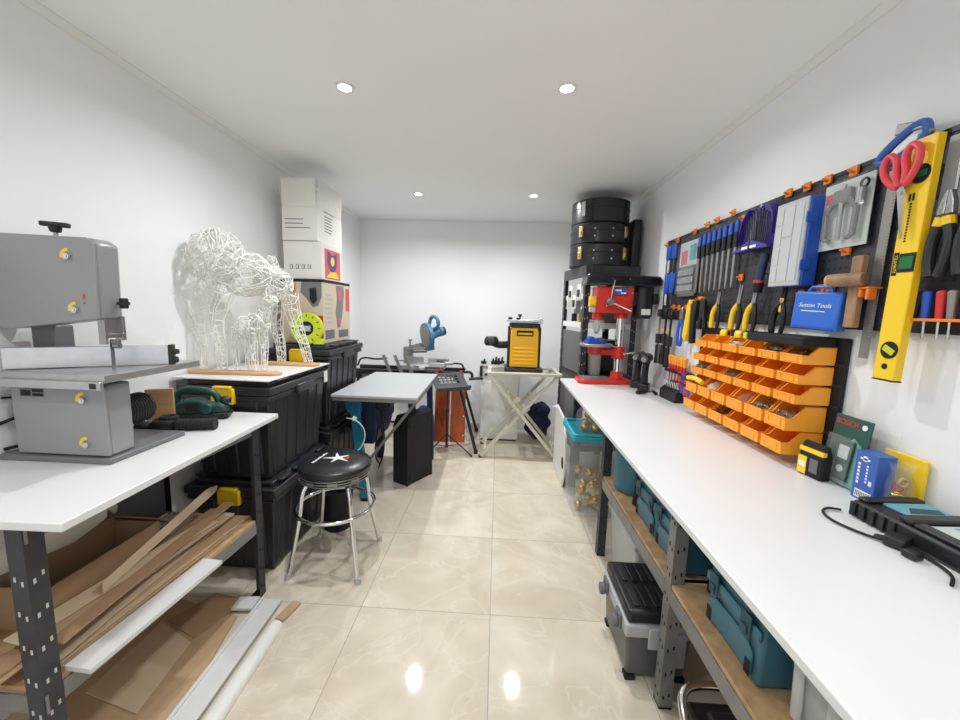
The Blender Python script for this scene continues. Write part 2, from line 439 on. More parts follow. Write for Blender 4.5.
# recessed downlights
LAMP_W = 8.5
places = [('near left', -.78, 1.985), ('near right', .287, 1.985), ('far left', -.78, 3.71), ('far right', .287, 3.71)]
for nm, x, y in places + [('', -.78, .26), ('', .287, .26)]:
    if nm:
        t = thing('downlight', 'small round recessed ceiling light glowing white, the %s one of the four' % nm, 'ceiling light', (x, y, H), group='recessed ceiling lights')
        mk('rim', MB().lathe([(.040, 0), (.050, -.001), (.050, -.004), (.043, -.006), (.031, -.004), (.031, 0)], n=32), 'white', t)
        mk('diffuser', MB().lathe([(0, -.0025), (.031, -.0025), (.031, -.0005), (0, -.0005)], n=24), 'lampglow', t)
    li = bpy.data.lights.new('downlight_beam', 'AREA'); li.shape = 'DISK'; li.size = .05; li.energy = LAMP_W*(1.35 if y > 3 else 1.0 if y > 1 else .72)
    li.color = (.96, .985, 1.0); li.spread = math.radians(158)
    lo = bpy.data.objects.new('downlight_beam', li); COL.objects.link(lo); lo.location = (x, y, H-.012)
    if nm: lo.parent = t; lo.location = (0, 0, -.012)
# ================================================================== LEFT SIDE
def W(o): return MB(Matrix.Translation(-Vector(o)))

def slotted_post(mb, x, y, z0, z1, dx, dy, w=.048, t=.003, hole=1, step=.10):
    """L-section slotted angle post, outer corner at x,y; material 0 steel, 1 slots"""
    mb.mi = 0
    mb.box((min(x, x-dx*-t), min(y, y+dy*w), z0), (max(x, x+dx*t), max(y, y+dy*w), z1))
    mb.box((min(x+dx*t, x+dx*w), min(y, y+dy*t), z0), (max(x+dx*t, x+dx*w), max(y, y+dy*t), z1))
    mb.mi = hole
    k = int((z1-z0-.06)/step)
    for i in range(k):
        z = z0+.045+i*step
        for s in (.3, .72):
            zz = z + (0.012 if s > .5 else 0)
            yy = y+dy*w*s
            mb.box((x-dx*.0008-.0004, yy-.003, zz-.007), (x-dx*.0008+.0004, yy+.003, zz+.007))
            xx = x+dx*w*s
            mb.box((xx-.003, y-dy*.0008-.0004, zz-.007), (xx+.003, y-dy*.0008+.0004, zz+.007))
    mb.mi = 0
    return mb

o = (-1.4, 1.36, 0)
t = thing('workbench', 'white topped workbench on charcoal slotted posts with a cardboard-filled lower shelf, beside the bandsaw', 'workbench', o)
top = W(o).prism([(XL+.004, .832), (-1.066, .846), (-1.108, 1.872), (XL+.004, 1.872)], 'z', .918, .942)
mk('worktop', top, 'lam', t, .003)
for (px, py, dx, dy, hm) in ((-1.205, .868, -1, 1, 'holel'), (-1.165, 1.792, -1, -1, 'hole'), (XL+.02, .868, 1, 1, 'hole'), (XL+.02, 1.792, 1, -1, 'hole')):
    p = slotted_post(W(o), px, py, 0.006, .917, dx, dy)
    lg = mk('leg', p, ['rack', hm], t)
    mk('foot_cap', W(o).box((min(px, px+dx*.05), min(py, py+dy*.05), 0), (max(px, px+dx*.05), max(py, py+dy*.05), .012)), 'blackm', lg, .002)
bm_ = W(o)
for z1 in (.917, .412):
    h = .055
    a_, b_ = Vector((-1.208, .918, z1-h/2)), Vector((-1.168, 1.742, z1-h/2)); bm_.bar(a_, b_, .004, h)
    for dz in (-h/2+.002, h/2-.002): bm_.bar(a_+Vector((-.012, 0, dz)), b_+Vector((-.012, 0, dz)), .024, .004)
    bm_.box((XL+.022, .92, z1-h), (XL+.028, 1.742, z1))
    bm_.box((XL+.07, .871, z1-h), (-1.2, .877, z1)); bm_.box((XL+.07, 1.783, z1-h), (-1.215, 1.789, z1))
mk('beam', bm_, 'rackl', t, .001)
mk('shelf', W(o).prism([(XL+.03, .88), (-1.258, .88), (-1.258, .92), (-1.212, .92), (-1.170, 1.742), (-1.220, 1.742), (-1.220, 1.78), (XL+.03, 1.78)], 'z', .4125, .428), 'ply', t)

# grey backing sheet under the worktop
solo('backing_sheet', MB().box((-.42, -.006, 0), (.42, .006, .40)).cbox((.16, -.0065, .33), (.09, .001, .06)), 'sawd',
     'grey sheet standing upright at the back of the left workbench lower shelf', 'sheet', loc=(XL+.055, 1.345, .429), rot=(0, 0, PI/2))

# ---- things on the lower shelf
def strip(name, a, b, wd, th, m, label, cat, group=None, tilt=0.0):
    a, b = Vector(a), Vector(b); c = (a+b)/2
    mb = MB(Matrix.Translation(-c)); d = (b-a).normalized()
    upv = Vector((math.sin(tilt), 0, math.cos(tilt)))
    mb.bar(a, b, wd, th, upv)
    ob = solo(name, mb, m, label, cat, group, .0008, loc=c)
    return ob
strip('foil_board', (-1.175, .93, .437), (-1.143, 1.42, .437), .085, .016, 'foil', 'white foil-faced board lying along the front edge of the lower shelf', 'board')
SH = 'cardboard strips on the left workbench shelf'
G = [(-1.245, .70, 1.70, .06, .433, 'card', .03), (-1.25, .74, 1.72, .05, .440, 'card3', .03), (-1.262, .72, 1.74, .045, .447, 'card', .05), (-1.285, .68, 1.70, .06, .455, 'card3', -.04),
     (-1.31, .78, 1.73, .05, .463, 'cardw', .04), (-1.325, .66, 1.66, .08, .471, 'card', .03), (-1.345, .70, 1.73, .07, .479, 'card2', -.01), (-1.285, .70, 1.64, .08, .501, 'card', .05), (-1.315, .66, 1.58, .07, .509, 'card3', .10), (-1.26, .80, 1.72, .05, .517, 'card2', -.05)]
for i, (x, y0, y1, wd, z, m, yw) in enumerate(G):
    y0 = max(y0, .93) if x > -1.32 else y0
    strip('cardboard_strip', (x-yw*.5, y0, z), (x+yw*.5, y1, z+.001*i), wd, .006, m,
          'long flat cardboard strip on the left workbench lower shelf, %s from the front edge' % ['first', 'second', 'third', 'fourth', 'fifth', 'sixth', 'seventh', 'eighth', 'ninth', 'tenth'][i], 'cardboard', SH)
# torn raised flap of cardboard
solo('cardboard_offcut', MB().prism([(-.30, 0), (.34, .012), (.37, .03), (.33, .045), (.30, .05), (-.28, .03)], 'y', -.003, .003), 'card3',
     'torn pale cardboard strip sticking up above the other strips', 'cardboard', loc=(-1.33, 1.42, .534), rot=(-.5, -.05, PI/2+.12))
# white corrugated edge protectors at the far end
for i in range(5):
    solo('foam_corner_strip', MB().box((-.012, -.07, 0), (.012, .07, .012)).box((-.012, -.07, .012), (-.004, .07, .026)), 'cardw',
         'pale folded edge strip at the back of the lower shelf, %s from the wall' % ['first', 'second', 'third', 'fourth', 'fifth'][i], 'cardboard edging', 'pale edge strips', loc=(-1.60+.028*i, 1.655, .4285), rot=(0, 0, 0))
# open cardboard box
t = thing('cardboard_box', 'open brown cardboard box lying on the left workbench lower shelf', 'cardboard box', (-1.49, 1.25, .4285), .0)
b = MB()
for lo, hi in (((-.10, -.20, 0), (.10, .20, .004)), ((.096, -.20, .004), (.10, .20, .155)), ((-.10, -.20, .004), (-.096, .20, .165)), ((-.096, -.20, .004), (.096, -.196, .15)), ((-.096, .196, .004), (.096, .20, .15))): b.box(lo, hi)
mk('body', b, 'card2', t)
mk('flap', MB().cbox((0, .235, .135), (.19, .09, .004), (-.7, 0, 0)), 'card2', t)
b = MB()
for k in range(7): b.box((.1002, -.13+.014*k, .05), (.1008, -.12+.014*k, .064))
mk('print_marks', b, 'sawd', t); t.children[-1]['kind'] = 'stuff'
# plastic-wrapped bundle
b = MB()
b.lathe([(0, -.30), (.05, -.29), (.085, -.2), (.095, 0), (.085, .16), (.05, .27), (.015, .33), (.03, .36), (0, .365)], axis='y', n=18)
for v in b.bm.verts: v.co.x += .016*math.sin(v.co.y*31+v.co.z*24); v.co.z = max(v.co.z*1.0+.012*math.sin(v.co.y*47+v.co.x*30), -.06)
solo('wrapped_bundle', b, 'wrap', 'milky plastic-wrapped bundle lying at the back of the lower shelf', 'bundle', loc=(-1.545, 1.06, .70), rot=(-.10, .0, .0))

# ---- things on the floor under the bench
def sheet(name, poly, z, th, m, label, cat, group=None):
    cx = sum(p[0] for p in poly)/len(poly); cy = sum(p[1] for p in poly)/len(poly)
    return solo(name, MB(Matrix.Translation((-cx, -cy, -z))).prism(poly, 'z', z, z+th), m, label, cat, group, .001, loc=(cx, cy, z))
sheet('cardboard_sheet', [(-1.62, .93), (-1.06, .93), (-1.20, 1.62), (-1.62, 1.72)], .001, .006, 'card', 'large brown cardboard sheet flat on the floor under the left workbench', 'cardboard')
sheet('cardboard_sheet', [(-1.52, 1.22), (-1.26, 1.16), (-1.30, 1.46), (-1.52, 1.56)], .008, .004, 'card3', 'pale cardboard square lying on the larger brown sheet on the floor', 'cardboard')
sheet('cardboard_sheet', [(-1.50, 1.56), (-1.30, 1.48), (-1.225, 1.72), (-1.40, 1.75)], .009, .004, 'card2', 'darker brown cardboard piece on the floor by the bench far post', 'cardboard')
b = MB()
b.box((-.05, -.45, 0), (.05, .45, .012)); b.box((-.05, -.45, .012), (-.036, .45, .022))
solo('white_moulding', b, 'foil', 'long white moulding board on the floor in front of the left workbench', 'board', bevel=.002, loc=(-1.075, 1.27, .014), rot=(0, 0, .03))
b = MB(); b.lathe([(.034, -.42), (.034, .30), (.033, .36)], axis='y', n=14, a0=0, a1=PI); b.box((-.034, -.42, -.004), (.034, .36, .001))
solo('cardboard_edge_guard', b, 'cardw', 'rounded white edge guard on the floor, the strip nearest the middle of the room', 'board', loc=(-.975, 1.22, .006), rot=(0, 0, .03))
solo('white_tile_offcut', MB().box((-.05, -.04, 0), (.05, .04, .012)), 'foil', 'small white board offcut on the floor at the foot of the bench far post', 'board', bevel=.001, loc=(-1.20, 1.685, .0145), rot=(0, 0, .1))
solo('cardboard_tube_end', MB().box((-.022, -.06, 0), (.022, .06, .016)), 'card', 'short brown cardboard piece on the floor at the end of the white edge guard', 'cardboard', bevel=.002, loc=(-.975, 1.665, .002), rot=(0, 0, -.25))

# ---- bandsaw
o = (-1.49, 1.30, .942)
t = thing('bandsaw', 'grey benchtop bandsaw with yellow stickers standing on the left workbench', 'bandsaw', o)
mk('base_plate', W(o).box((-1.69, 1.185, .942), (-1.29, 1.50, .962)), 'sawd', t, .004)
lh = mk('lower_housing', W(o).box((-1.632, 1.208, .962), (-1.308, 1.298, 1.212)), 'saw', t, .008)
mk('door', W(o).box((-1.634, 1.199, .966), (-1.304, 1.2078, 1.208)), 'saw', lh, .003)
up_poly = [(-1.704, 1.70), (-1.66, 1.705), (-1.345, 1.695), (-1.318, 1.678), (-1.326, 1.432), (-1.64, 1.39), (-1.69, 1.395), (-1.704, 1.42)]
uh = mk('upper_housing', W(o).prism(up_poly, 'y', 1.236, 1.312), 'saw', t, .008)
mk('door', W(o).prism([(x*.995-.0075+.0, z) for x, z in up_poly[1:]]+[(-1.702, 1.69)], 'y', 1.226, 1.2355), 'saw', uh, .003)
mk('column', W(o).box((-1.665, 1.300, 1.2505), (-1.575, 1.365, 1.40)), 'sawd', t, .005)
mk('table', W(o).box((-1.66, 1.172, 1.226), (-1.268, 1.575, 1.25)).box((-1.40, 1.172, 1.2502), (-1.394, 1.34, 1.2506)).box((-1.66, 1.215, 1.2502), (-1.268, 1.228, 1.2507)), 'alu', t, .002)
mk('fence_rail', W(o).box((-1.635, 1.158, 1.205), (-1.272, 1.1718, 1.232)), 'alu', t, .002)
mk('rail_end_cap', W(o).box((-1.305, 1.1560, 1.209), (-1.285, 1.1578, 1.227)), 'black', t)
mk('trunnion', W(o).box((-1.55, 1.24, 1.2125), (-1.36, 1.33, 1.2255)), 'sawd', t)
fn = mk('fence', W(o).bar((-1.668, 1.215, 1.289), (-1.292, 1.452, 1.289), .022, .074), 'alu', t, .002)
mk('fence_clamp', W(o).cbox((-1.284, 1.457, 1.289), (.016, .03, .078), (0, 0, .47)).cyl((-1.284, 1.455, 1.30), (-1.262, 1.466, 1.30), .010).cyl((-1.284, 1.455, 1.268), (-1.266, 1.464, 1.268), .012), 'black', fn, .002)
gd = W(o)
gd.box((-1.350, 1.245, 1.365), (-1.335, 1.31, 1.44)); gd.box((-1.35, 1.30, 1.355), (-1.318, 1.31, 1.44)); gd.box((-1.35, 1.243, 1.345), (-1.325, 1.252, 1.43))
gd.cyl((-1.335, 1.275, 1.352), (-1.31, 1.275, 1.352), .008).cyl((-1.34, 1.285, 1.375), (-1.30, 1.285, 1.375), .007).cyl((-1.335, 1.28, 1.338), (-1.315, 1.28, 1.338), .010)
mk('blade_guide', gd, 'steel', t, .001)
mk('blade', W(o).box((-1.3395, 1.268, 1.2506), (-1.3385, 1.282, 1.36)), 'steel', t)
kn = W(o).cyl((-1.50, 1.275, 1.70), (-1.50, 1.275, 1.722), .006); mk('knob_stem', kn, 'steel', t)
mk('tension_knob', W(o).cyl((-1.50, 1.275, 1.716), (-1.50, 1.275, 1.735), .014, .018).cbox((-1.50, 1.275, 1.742), (.088, .02, .016), (0, .06, .1)), 'black', t, .004)
sk = W(o).cyl((-1.322, 1.295, 1.485), (-1.306, 1.295, 1.485), .006)
for k in range(6): sk.cyl((-1.308, 1.295+.012*math.cos(k*PI/3), 1.485+.014*math.sin(k*PI/3)), (-1.296, 1.295+.012*math.cos(k*PI/3), 1.485+.014*math.sin(k*PI/3)), .006, n=10)
sk.cyl((-1.308, 1.295, 1.485), (-1.295, 1.295, 1.485), .013)
mk('guide_knob', sk, 'black', t)
for (sx, sz, yf) in ((-1.42, 1.645, 1.2255), (-1.412, 1.472, 1.2255), (-1.389, 1.172, 1.1985), (-1.392, 1.018, 1.1985)):
    ar = W(o)
    n = 10; R1, R2 = .016, .027; pts = []
    for i in range(n+1):
        a = PI*.45+PI*.62*i/n; pts.append((sx+.01+R2*math.cos(a), sz-.012+R2*math.sin(a)))
    for i in range(n, -1, -1):
        a = PI*.45+PI*.62*i/n; pts.append((sx+.01+R1*math.cos(a), sz-.012+R1*math.sin(a)))
    ar.prism(pts, 'y', yf-.0006, yf)
    mk('lock_sticker', ar, 'yels', t)
    mk('door_lock', W(o).cyl((sx+.012, yf, sz-.012), (sx+.012, yf-.010, sz-.012), .0105).cyl((sx+.012, yf-.010, sz-.012), (sx+.012, yf-.0115, sz-.012), .006), 'chrome', t, .001)
mk('rating_plate', W(o).box((-1.60, 1.1982, 1.165), (-1.515, 1.1988, 1.195)), 'sawd', t)
mk('rating_print', W(o).box((-1.597, 1.1977, 1.168), (-1.562, 1.1982, 1.188)).box((-1.556, 1.1977, 1.168), (-1.518, 1.1982, 1.178)).box((-1.556, 1.1977, 1.182), (-1.518, 1.1982, 1.192)), 'blackm', t)
mk('warning_print', W(o).box((-1.372, 1.2248, 1.498), (-1.364, 1.2254, 1.512)).box((-1.372, 1.2248, 1.48), (-1.366, 1.2254, 1.486)), 'redp', t)
mt = W(o).cyl((-1.385, 1.30, 1.085), (-1.385, 1.42, 1.085), .054, n=28)
for k in range(9): mt.torus((-1.385, 1.315+.0115*k, 1.085), .055, .0035, axis='y', n=28, m=6)
mk('motor', mt, 'black', t)
cb = W(o)
cb.tube(crv([(-1.64, 1.34, 1.15), (-1.68, 1.30, 1.14), (-1.70, 1.22, 1.15)]), .004)
cb.tube(crv([(-1.62, 1.36, 1.10), (-1.67, 1.30, 1.09), (-1.702, 1.2, 1.06)]), .006)
cb.tube(crv([(-1.60, 1.37, 1.04), (-1.66, 1.33, 1.04), (-1.70, 1.25, 1.04)]), .004)
cb.tube(crv([(-1.60, 1.38, .985), (-1.66, 1.32, .975), (-1.70, 1.21, .970)]), .006)
mk('power_cord', cb, 'rubber', t)

# wooden block behind the motor
solo('wood_block', MB().box((-.05, -.009, 0), (.05, .009, .165)), 'wood', 'pale wooden board standing behind the bandsaw motor', 'board', bevel=.001, loc=(-1.50, 1.62, .943), rot=(0, 0, .5))

# green hand tool
o = (-1.40, 1.74, .942)
RZ = Matrix.Rotation(.35, 4, 'Z')
t = thing('belt_sander', 'dark green handheld electric sander lying near the end of the left workbench', 'power tool', o, .35)
b = MB(); b.prism([(-.11, .03), (-.10, .085), (-.05, .10), (.0, .098), (.03, .075), (.075, .082), (.105, .065), (.11, .03)], 'y', -.035, .035)
mk('body', b, 'green', t, .012)
mk('handle', MB().tube(crv([(-.105, 0, .07), (-.10, 0, .12), (-.06, 0, .142), (.0, 0, .138), (.05, 0, .12), (.07, 0, .08)]), .016, 10), 'green', t)
mk('grip', MB().sph((.095, 0, .085), (.026, .024, .022)), 'black', t)
mk('base', MB().box((-.12, -.04, .008), (.115, .04, .032)), 'black', t, .006)
mk('belt', MB().box((-.10, -.038, 0), (.10, .038, .010)), 'blackm', t, .004)
mk('vent_panel', MB().box((-.06, -.0365, .045), (-.01, -.0352, .08)), 'black', t)
mk('motor_pod', MB().cyl((.03, -.03, .06), (.03, -.062, .06), .03, .024, 18), 'green', t, .003)
b = MB().cyl((-.075, 0, .024), (.06, 0, .024), .024, n=22).cyl((.06, 0, .024), (.075, 0, .024), .026, n=22)
for k in range(9): b.torus((-.065+.014*k, 0, .024), .0235, .0022, axis='x', n=22, m=6)
solo('dust_tube', b, 'rubber', 'ribbed black rubber tube lying across the left workbench by its front edge', 'tube', loc=(-1.30, 1.575, .943), rot=(0, 0, .25))
b = MB().cyl((0, 0, .0), (0, 0, .03), .046, n=26).torus((0, 0, .034), .034, .014, n=26).torus((.01, .01, .05), .026, .010, n=22)
solo('cable_coil', b, 'rubber', 'coiled black cable heap beside the bandsaw base plate', 'cable', loc=(-1.43, 1.56, .943))
b = MB().sph((0, 0, .022), (.034, .026, .022)).cyl((.02, 0, .02), (.06, .01, .02), .013)
solo('hose_nozzle', b, 'rubber', 'small black nozzle lying behind the bandsaw base', 'nozzle', loc=(-1.50, 1.525, .943))

# ---- storage totes
def tote(x0, x1, y0, y1, z0, z1, label, tagged=False):
    cx, cy = (x0+x1)/2, (y0+y1)/2
    t = thing('storage_tote', label, 'storage tote', (cx, cy, z0), group='black storage totes with yellow latches')
    hx, hy, h = (x1-x0)/2, (y1-y0)/2, z1-z0
    ins = .055
    b = MB().box((-hx+.03, -hy+.03, 0), (hx-.03, hy-.03, h-.085), taper=ins-.02)
    # ribs on the long sides and the ends
    for k in range(5):
        y = -hy+.12+(2*hy-.24)*k/4
        for s in (-1, 1): b.bar((s*(hx-.062), y, .03), (s*(hx-.034), y, h-.10), .055, .018, (s, 0, 0))
    for k in range(3):
        x = -hx+.12+(2*hx-.24)*k/2
        for s in (-1, 1): b.bar((x, s*(hy-.062), .03), (x, s*(hy-.034), h-.10), .05, .018, (0, s, 0))
    mk('body', b, 'tote', t, .012)
    mk('rim', MB().box((-hx+.008, -hy+.008, h-.112), (hx-.008, hy-.008, h-.078)), 'tote', t, .01)
    l = MB().box((-hx, -hy, h-.076), (hx, hy, h-.032))
    l.box((-hx+.035, -hy+.035, h-.034), (hx-.035, hy-.035, h-.006))
    for k in range(4):
        y0_ = -hy+.06+(2*hy-.12)*k/4+.02
        for s in (-1, 1): l.box((s*(hx-.055)-.05, y0_, h-.012), (s*(hx-.055)+.05, y0_+(2*hy-.12)/4-.04, h))
    mk('lid', l, 'tote', t, .010)
    for s in (-1, 1):
        mk('latch', MB().box((-.062, s*hy-.012 if s > 0 else -hy-.014, h-.125), (.062, s*hy+.014 if s > 0 else -hy+.012, h-.040)).box((-.05, s*(hy+.004)-.014, h-.044), (.05, s*(hy+.004)+.014, h-.028)), 'yel', t, .008)
    for s in (-1, 1):
        mk('side_handle', MB().box((s*hx-.012, -.10, h-.115), (s*hx+.010, .10, h-.060)), 'tote', t, .006)
    if tagged:
        mk('tag', MB().box((hx+.0005, hy-.10, h-.115), (hx+.002, hy-.05, h-.04)), 'cardw', t)
    return t
tote(-1.665, -1.155, 1.895, 2.60, 0, .542, 'black lidded storage tote on the floor behind the left workbench, under another tote')
tote(-1.665, -1.155, 1.895, 2.60, .5425, 1.098, 'black storage tote carrying the white board and wire animals', True)
tote(-1.665, -1.195, 2.69, 3.37, 0, .598, 'black storage tote on the floor at the wall, bottom of the stack under the cartons')
tote(-1.665, -1.195, 2.69, 3.37, .5985, 1.21, 'black storage tote directly under the printed kitchen appliance carton')

# white board on the tote
solo('white_board', MB().box((-.265, -.34, 0), (.265, .34, .006)), 'lam', 'thin white board on top of a black tote, under the wire animals', 'board', bevel=.001, loc=(-1.42, 2.24, 1.0985), rot=(0, 0, -.03))
for (x, y, L_, wdt, lb, rz) in ((-1.445, 2.05, .50, .07, 'narrow wooden plank under the front legs of the wire animals', .06), (-1.385, 2.43, .46, .08, 'narrow wooden plank under the hind legs of the larger wire animal', .0)):
    solo('wooden_plank', MB().prism([(-L_/2+.02, -wdt/2), (L_/2-.03, -wdt/2), (L_/2, -wdt/6), (L_/2, wdt/6), (L_/2-.03, wdt/2), (-L_/2+.02, wdt/2), (-L_/2, wdt/5), (-L_/2, -wdt/5)], 'z', 0, .016), 'wood', lb, 'plank', bevel=.003, loc=(x, y, 1.1055), rot=(0, 0, rz))

def wire_blob(mb, c, r, n, wr, seed, tilt=1.0):
    q = random.Random(seed); c = Vector(c)
    for i in range(n):
        ax = Vector((q.gauss(0, 1), q.gauss(0, 1), q.gauss(0, 1)*tilt)).normalized(); e1 = ax.orthogonal().normalized(); e2 = ax.cross(e1)
        off = q.uniform(-.75, .75); rr = math.sqrt(1-off*off); pts = []
        ph = [q.uniform(0, 6.28) for _ in range(3)]
        m = 26
        for j in range(m):
            a = 2*PI*j/m
            p = (e1*math.cos(a)+e2*math.sin(a))*rr + ax*off
            p *= 1 + .07*math.sin(3*a+ph[0]) + .05*math.sin(7*a+ph[1])
            pts.append(c + Vector((p.x*r[0], p.y*r[1], p.z*r[2])))
        mb.tube(pts, wr, 5, closed=True)
def wire_limb(mb, pts, radii, wr, seed, n=4):
    q = random.Random(seed); C = crv(pts, 6); k = len(C)
    R = [radii[0]+(radii[-1]-radii[0])*i/(k-1) for i in range(k)]
    if len(radii) == 3: R = [(radii[0]+(radii[1]-radii[0])*2*i/(k-1)) if i < k/2 else (radii[1]+(radii[2]-radii[1])*(2*i/(k-1)-1)) for i in range(k)]
    def at(i, a):
        d = (C[min(i+1, k-1)]-C[max(i-1, 0)]).normalized(); e1 = d.orthogonal().normalized(); e2 = d.cross(e1)
        return C[i]+(e1*math.cos(a)+e2*math.sin(a))*R[i]
    for j in range(n): mb.tube([at(i, 2*PI*j/n+q.uniform(-.15, .15)) for i in range(k)], wr, 5)
    for s in (1, -1):
        mb.tube([at(min(i//3, k-1), s*i*.75) for i in range(3*k)], wr*.85, 4)
# larger wire animal
o = (-1.42, 2.2, 1.1215)
t = thing('wire_reindeer', 'large white wire light-up animal figure standing on two wooden planks', 'wire light figure', o)
b = W(o)
wire_blob(b, (-1.555, 2.10, 1.745), (.14, .12, .14), 36, .0025, 1)
wire_blob(b, (-1.45, 2.19, 1.66), (.15, .12, .115), 32, .0025, 2)
wire_blob(b, (-1.36, 2.30, 1.62), (.10, .12, .09), 24, .0026, 3)
mk('wire_body', b, 'wire', t)
b = W(o); wire_limb(b, [(-1.345, 2.27, 1.65), (-1.325, 2.24, 1.72), (-1.32, 2.22, 1.77)], (.045, .035, .016), .0024, 4); wire_blob(b, (-1.315, 2.22, 1.68), (.04, .045, .035), 12, .0024, 5)
mk('wire_head', b, 'wire', t)
for i, (top_, knee, foot) in enumerate((((-1.60, 2.10, 1.64), (-1.665, 2.075, 1.40), (-1.63, 2.045, 1.127)), ((-1.49, 2.08, 1.60), (-1.545, 2.06, 1.40), (-1.515, 2.045, 1.127)),
                                   ((-1.37, 2.36, 1.56), (-1.42, 2.42, 1.36), (-1.40, 2.43, 1.127)), ((-1.30, 2.36, 1.56), (-1.275, 2.40, 1.36), (-1.22, 2.43, 1.127)))):
    b = W(o); wire_limb(b, [top_, knee, ((foot[0]+knee[0])/2+.008, (foot[1]+knee[1])/2, (foot[2]+knee[2])/2), foot], (.055, .03, .024), .0028, 10+i, 5)
    mk('wire_leg', b, 'wire', t)
# smaller wire animal
o = (-1.38, 2.07, 1.1215)
t = thing('wire_fawn', 'small white wire light-up animal figure with raised head in front of the large one', 'wire light figure', o)
b = W(o); wire_blob(b, (-1.395, 2.085, 1.36), (.065, .05, .062), 22, .0024, 21); wire_blob(b, (-1.335, 2.10, 1.39), (.06, .05, .06), 20, .0024, 22); mk('wire_body', b, 'wire', t)
b = W(o); wire_limb(b, [(-1.32, 2.10, 1.42), (-1.285, 2.10, 1.47), (-1.275, 2.10, 1.52)], (.035, .03, .024), .0024, 23); wire_blob(b, (-1.262, 2.10, 1.515), (.04, .028, .026), 12, .0022, 24)
b.tube(crv([(-1.28, 2.10, 1.535), (-1.29, 2.11, 1.57), (-1.275, 2.115, 1.60)]), .003, 5); b.tube(crv([(-1.27, 2.10, 1.535), (-1.26, 2.09, 1.57), (-1.265, 2.085, 1.60)]), .003, 5)
mk('wire_head', b, 'wire', t)
for i, (top_, knee, foot) in enumerate((((-1.44, 2.07, 1.36), (-1.452, 2.065, 1.26), (-1.44, 2.055, 1.127)), ((-1.41, 2.10, 1.35), (-1.40, 2.10, 1.25), (-1.395, 2.085, 1.127)),
                                   ((-1.345, 2.07, 1.36), (-1.345, 2.065, 1.25), (-1.335, 2.055, 1.127)), ((-1.315, 2.10, 1.36), (-1.305, 2.10, 1.25), (-1.30, 2.075, 1.127)))):
    b = W(o); wire_limb(b, [top_, knee, foot], (.026, .017, .014), .0024, 30+i, 4); mk('wire_leg', b, 'wire', t)

# lime measuring reel
o = (-1.385, 2.735, 1.2105)
t = thing('tape_reel', 'lime green round tape reel with dark centre standing in front of the kitchen carton', 'tape reel', o, 0, rot=(-.12, 0, .12))
b = MB().lathe([(.052, -.018), (.110, -.018), (.116, -.012), (.116, .012), (.110, .018), (.052, .018), (.052, -.018)], axis='y', n=40, c=(0, 0, .116))
mk('case', b, 'lime', t)
b = MB().lathe([(0, -.012), (.052, -.012), (.052, .012), (0, .012)], axis='y', n=30, c=(0, 0, .116)); mk('hub', b, 'blackm', t)
mk('foot', MB().box((.05, -.018, 0), (.12, .018, .045)), 'lime', t, .006)
mk('label', MB().box((-.045, -.0205, .095), (.03, -.0125, .135)), 'greyl', t, .002)
b = MB()
for k in range(12):
    a = 2*PI*k/12; b.cbox((.092*math.cos(a), -.0185, .116+.092*math.sin(a)), (.006, .001, .02), (0, PI/2-a, 0))
mk('scale_marks', b, 'blackm', t)

# cartons
o = (-1.46, 3.10, 1.211)
t = thing('appliance_carton', 'printed brown kitchen appliance carton standing on a black tote under the white boxes', 'carton', o)
x0, x1, y0, y1, z0, z1 = -1.62, -1.30, 2.83, 3.345, 1.211, 1.685
mk('carton', W(o).box((x0, y0, z0), (x1, y1, z1)), 'cartonp', t, .003)
mk('top_band', W(o).box((x0-.001, y0-.001, z1-.02), (x1+.001, y1+.001, z1+.001)), 'blackm', t)
mk('name_panel', W(o).box((-1.615, y0-.0012, 1.585), (-1.50, y0-.0002, 1.66)), 'card', t)
text('lettering', 'Ninja', .045, t, (-1.558-o[0], y0-.0016-o[1], 1.622-o[2]), ROT_FRONT, 'blackm')
b = W(o); b.prism([(-1.46, 1.665), (-1.31, 1.665), (-1.31, 1.56), (-1.34, 1.49), (-1.38, 1.48), (-1.42, 1.54), (-1.47, 1.59)], 'y', y0-.0012, y0-.0002); mk('product_print', b, 'sawd', t)
b = W(o); b.prism([(-1.40, 1.62), (-1.35, 1.625), (-1.345, 1.53), (-1.375, 1.50), (-1.40, 1.54)], 'y', y0-.002, y0-.0012); mk('product_print', b, 'blackg', t)
mk('red_panel', W(o).box((-1.345, y0-.0012, 1.225), (-1.302, y0-.0002, 1.42)).box((x1+.0002, y1-.09, 1.45), (x1+.0012, y1-.012, 1.64)), 'redp', t)
b = W(o); b.prism([(3.06, 1.655), (3.21, 1.655), (3.22, 1.60), (3.18, 1.42), (3.13, 1.32), (3.08, 1.32), (3.05, 1.44), (3.08, 1.56)], 'x', x1+.0002, x1+.0012); mk('product_print', b, 'sawd', t)
b = W(o); b.prism([(3.09, 1.62), (3.17, 1.62), (3.17, 1.55), (3.11, 1.53)], 'x', x1+.0012, x1+.002); b.prism([(3.09, 1.40), (3.15, 1.40), (3.15, 1.35), (3.10, 1.35)], 'x', x1+.0012, x1+.002); mk('food_print', b, 'pink', t)
b = W(o); b.box((x1+.0002, 2.86, 1.24), (x1+.0012, 3.02, 1.31)); b.box((x1+.0002, 3.10, 1.24), (x1+.0012, 3.30, 1.30)); mk('panel_print', b, 'grey', t)
b = W(o)
for k in range(7): b.box((x1+.0002, 2.87, 1.36+.035*k), (x1+.0012, 2.97+.015*(k % 3), 1.375+.035*k))
mk('text_print', b, 'greyl', t)

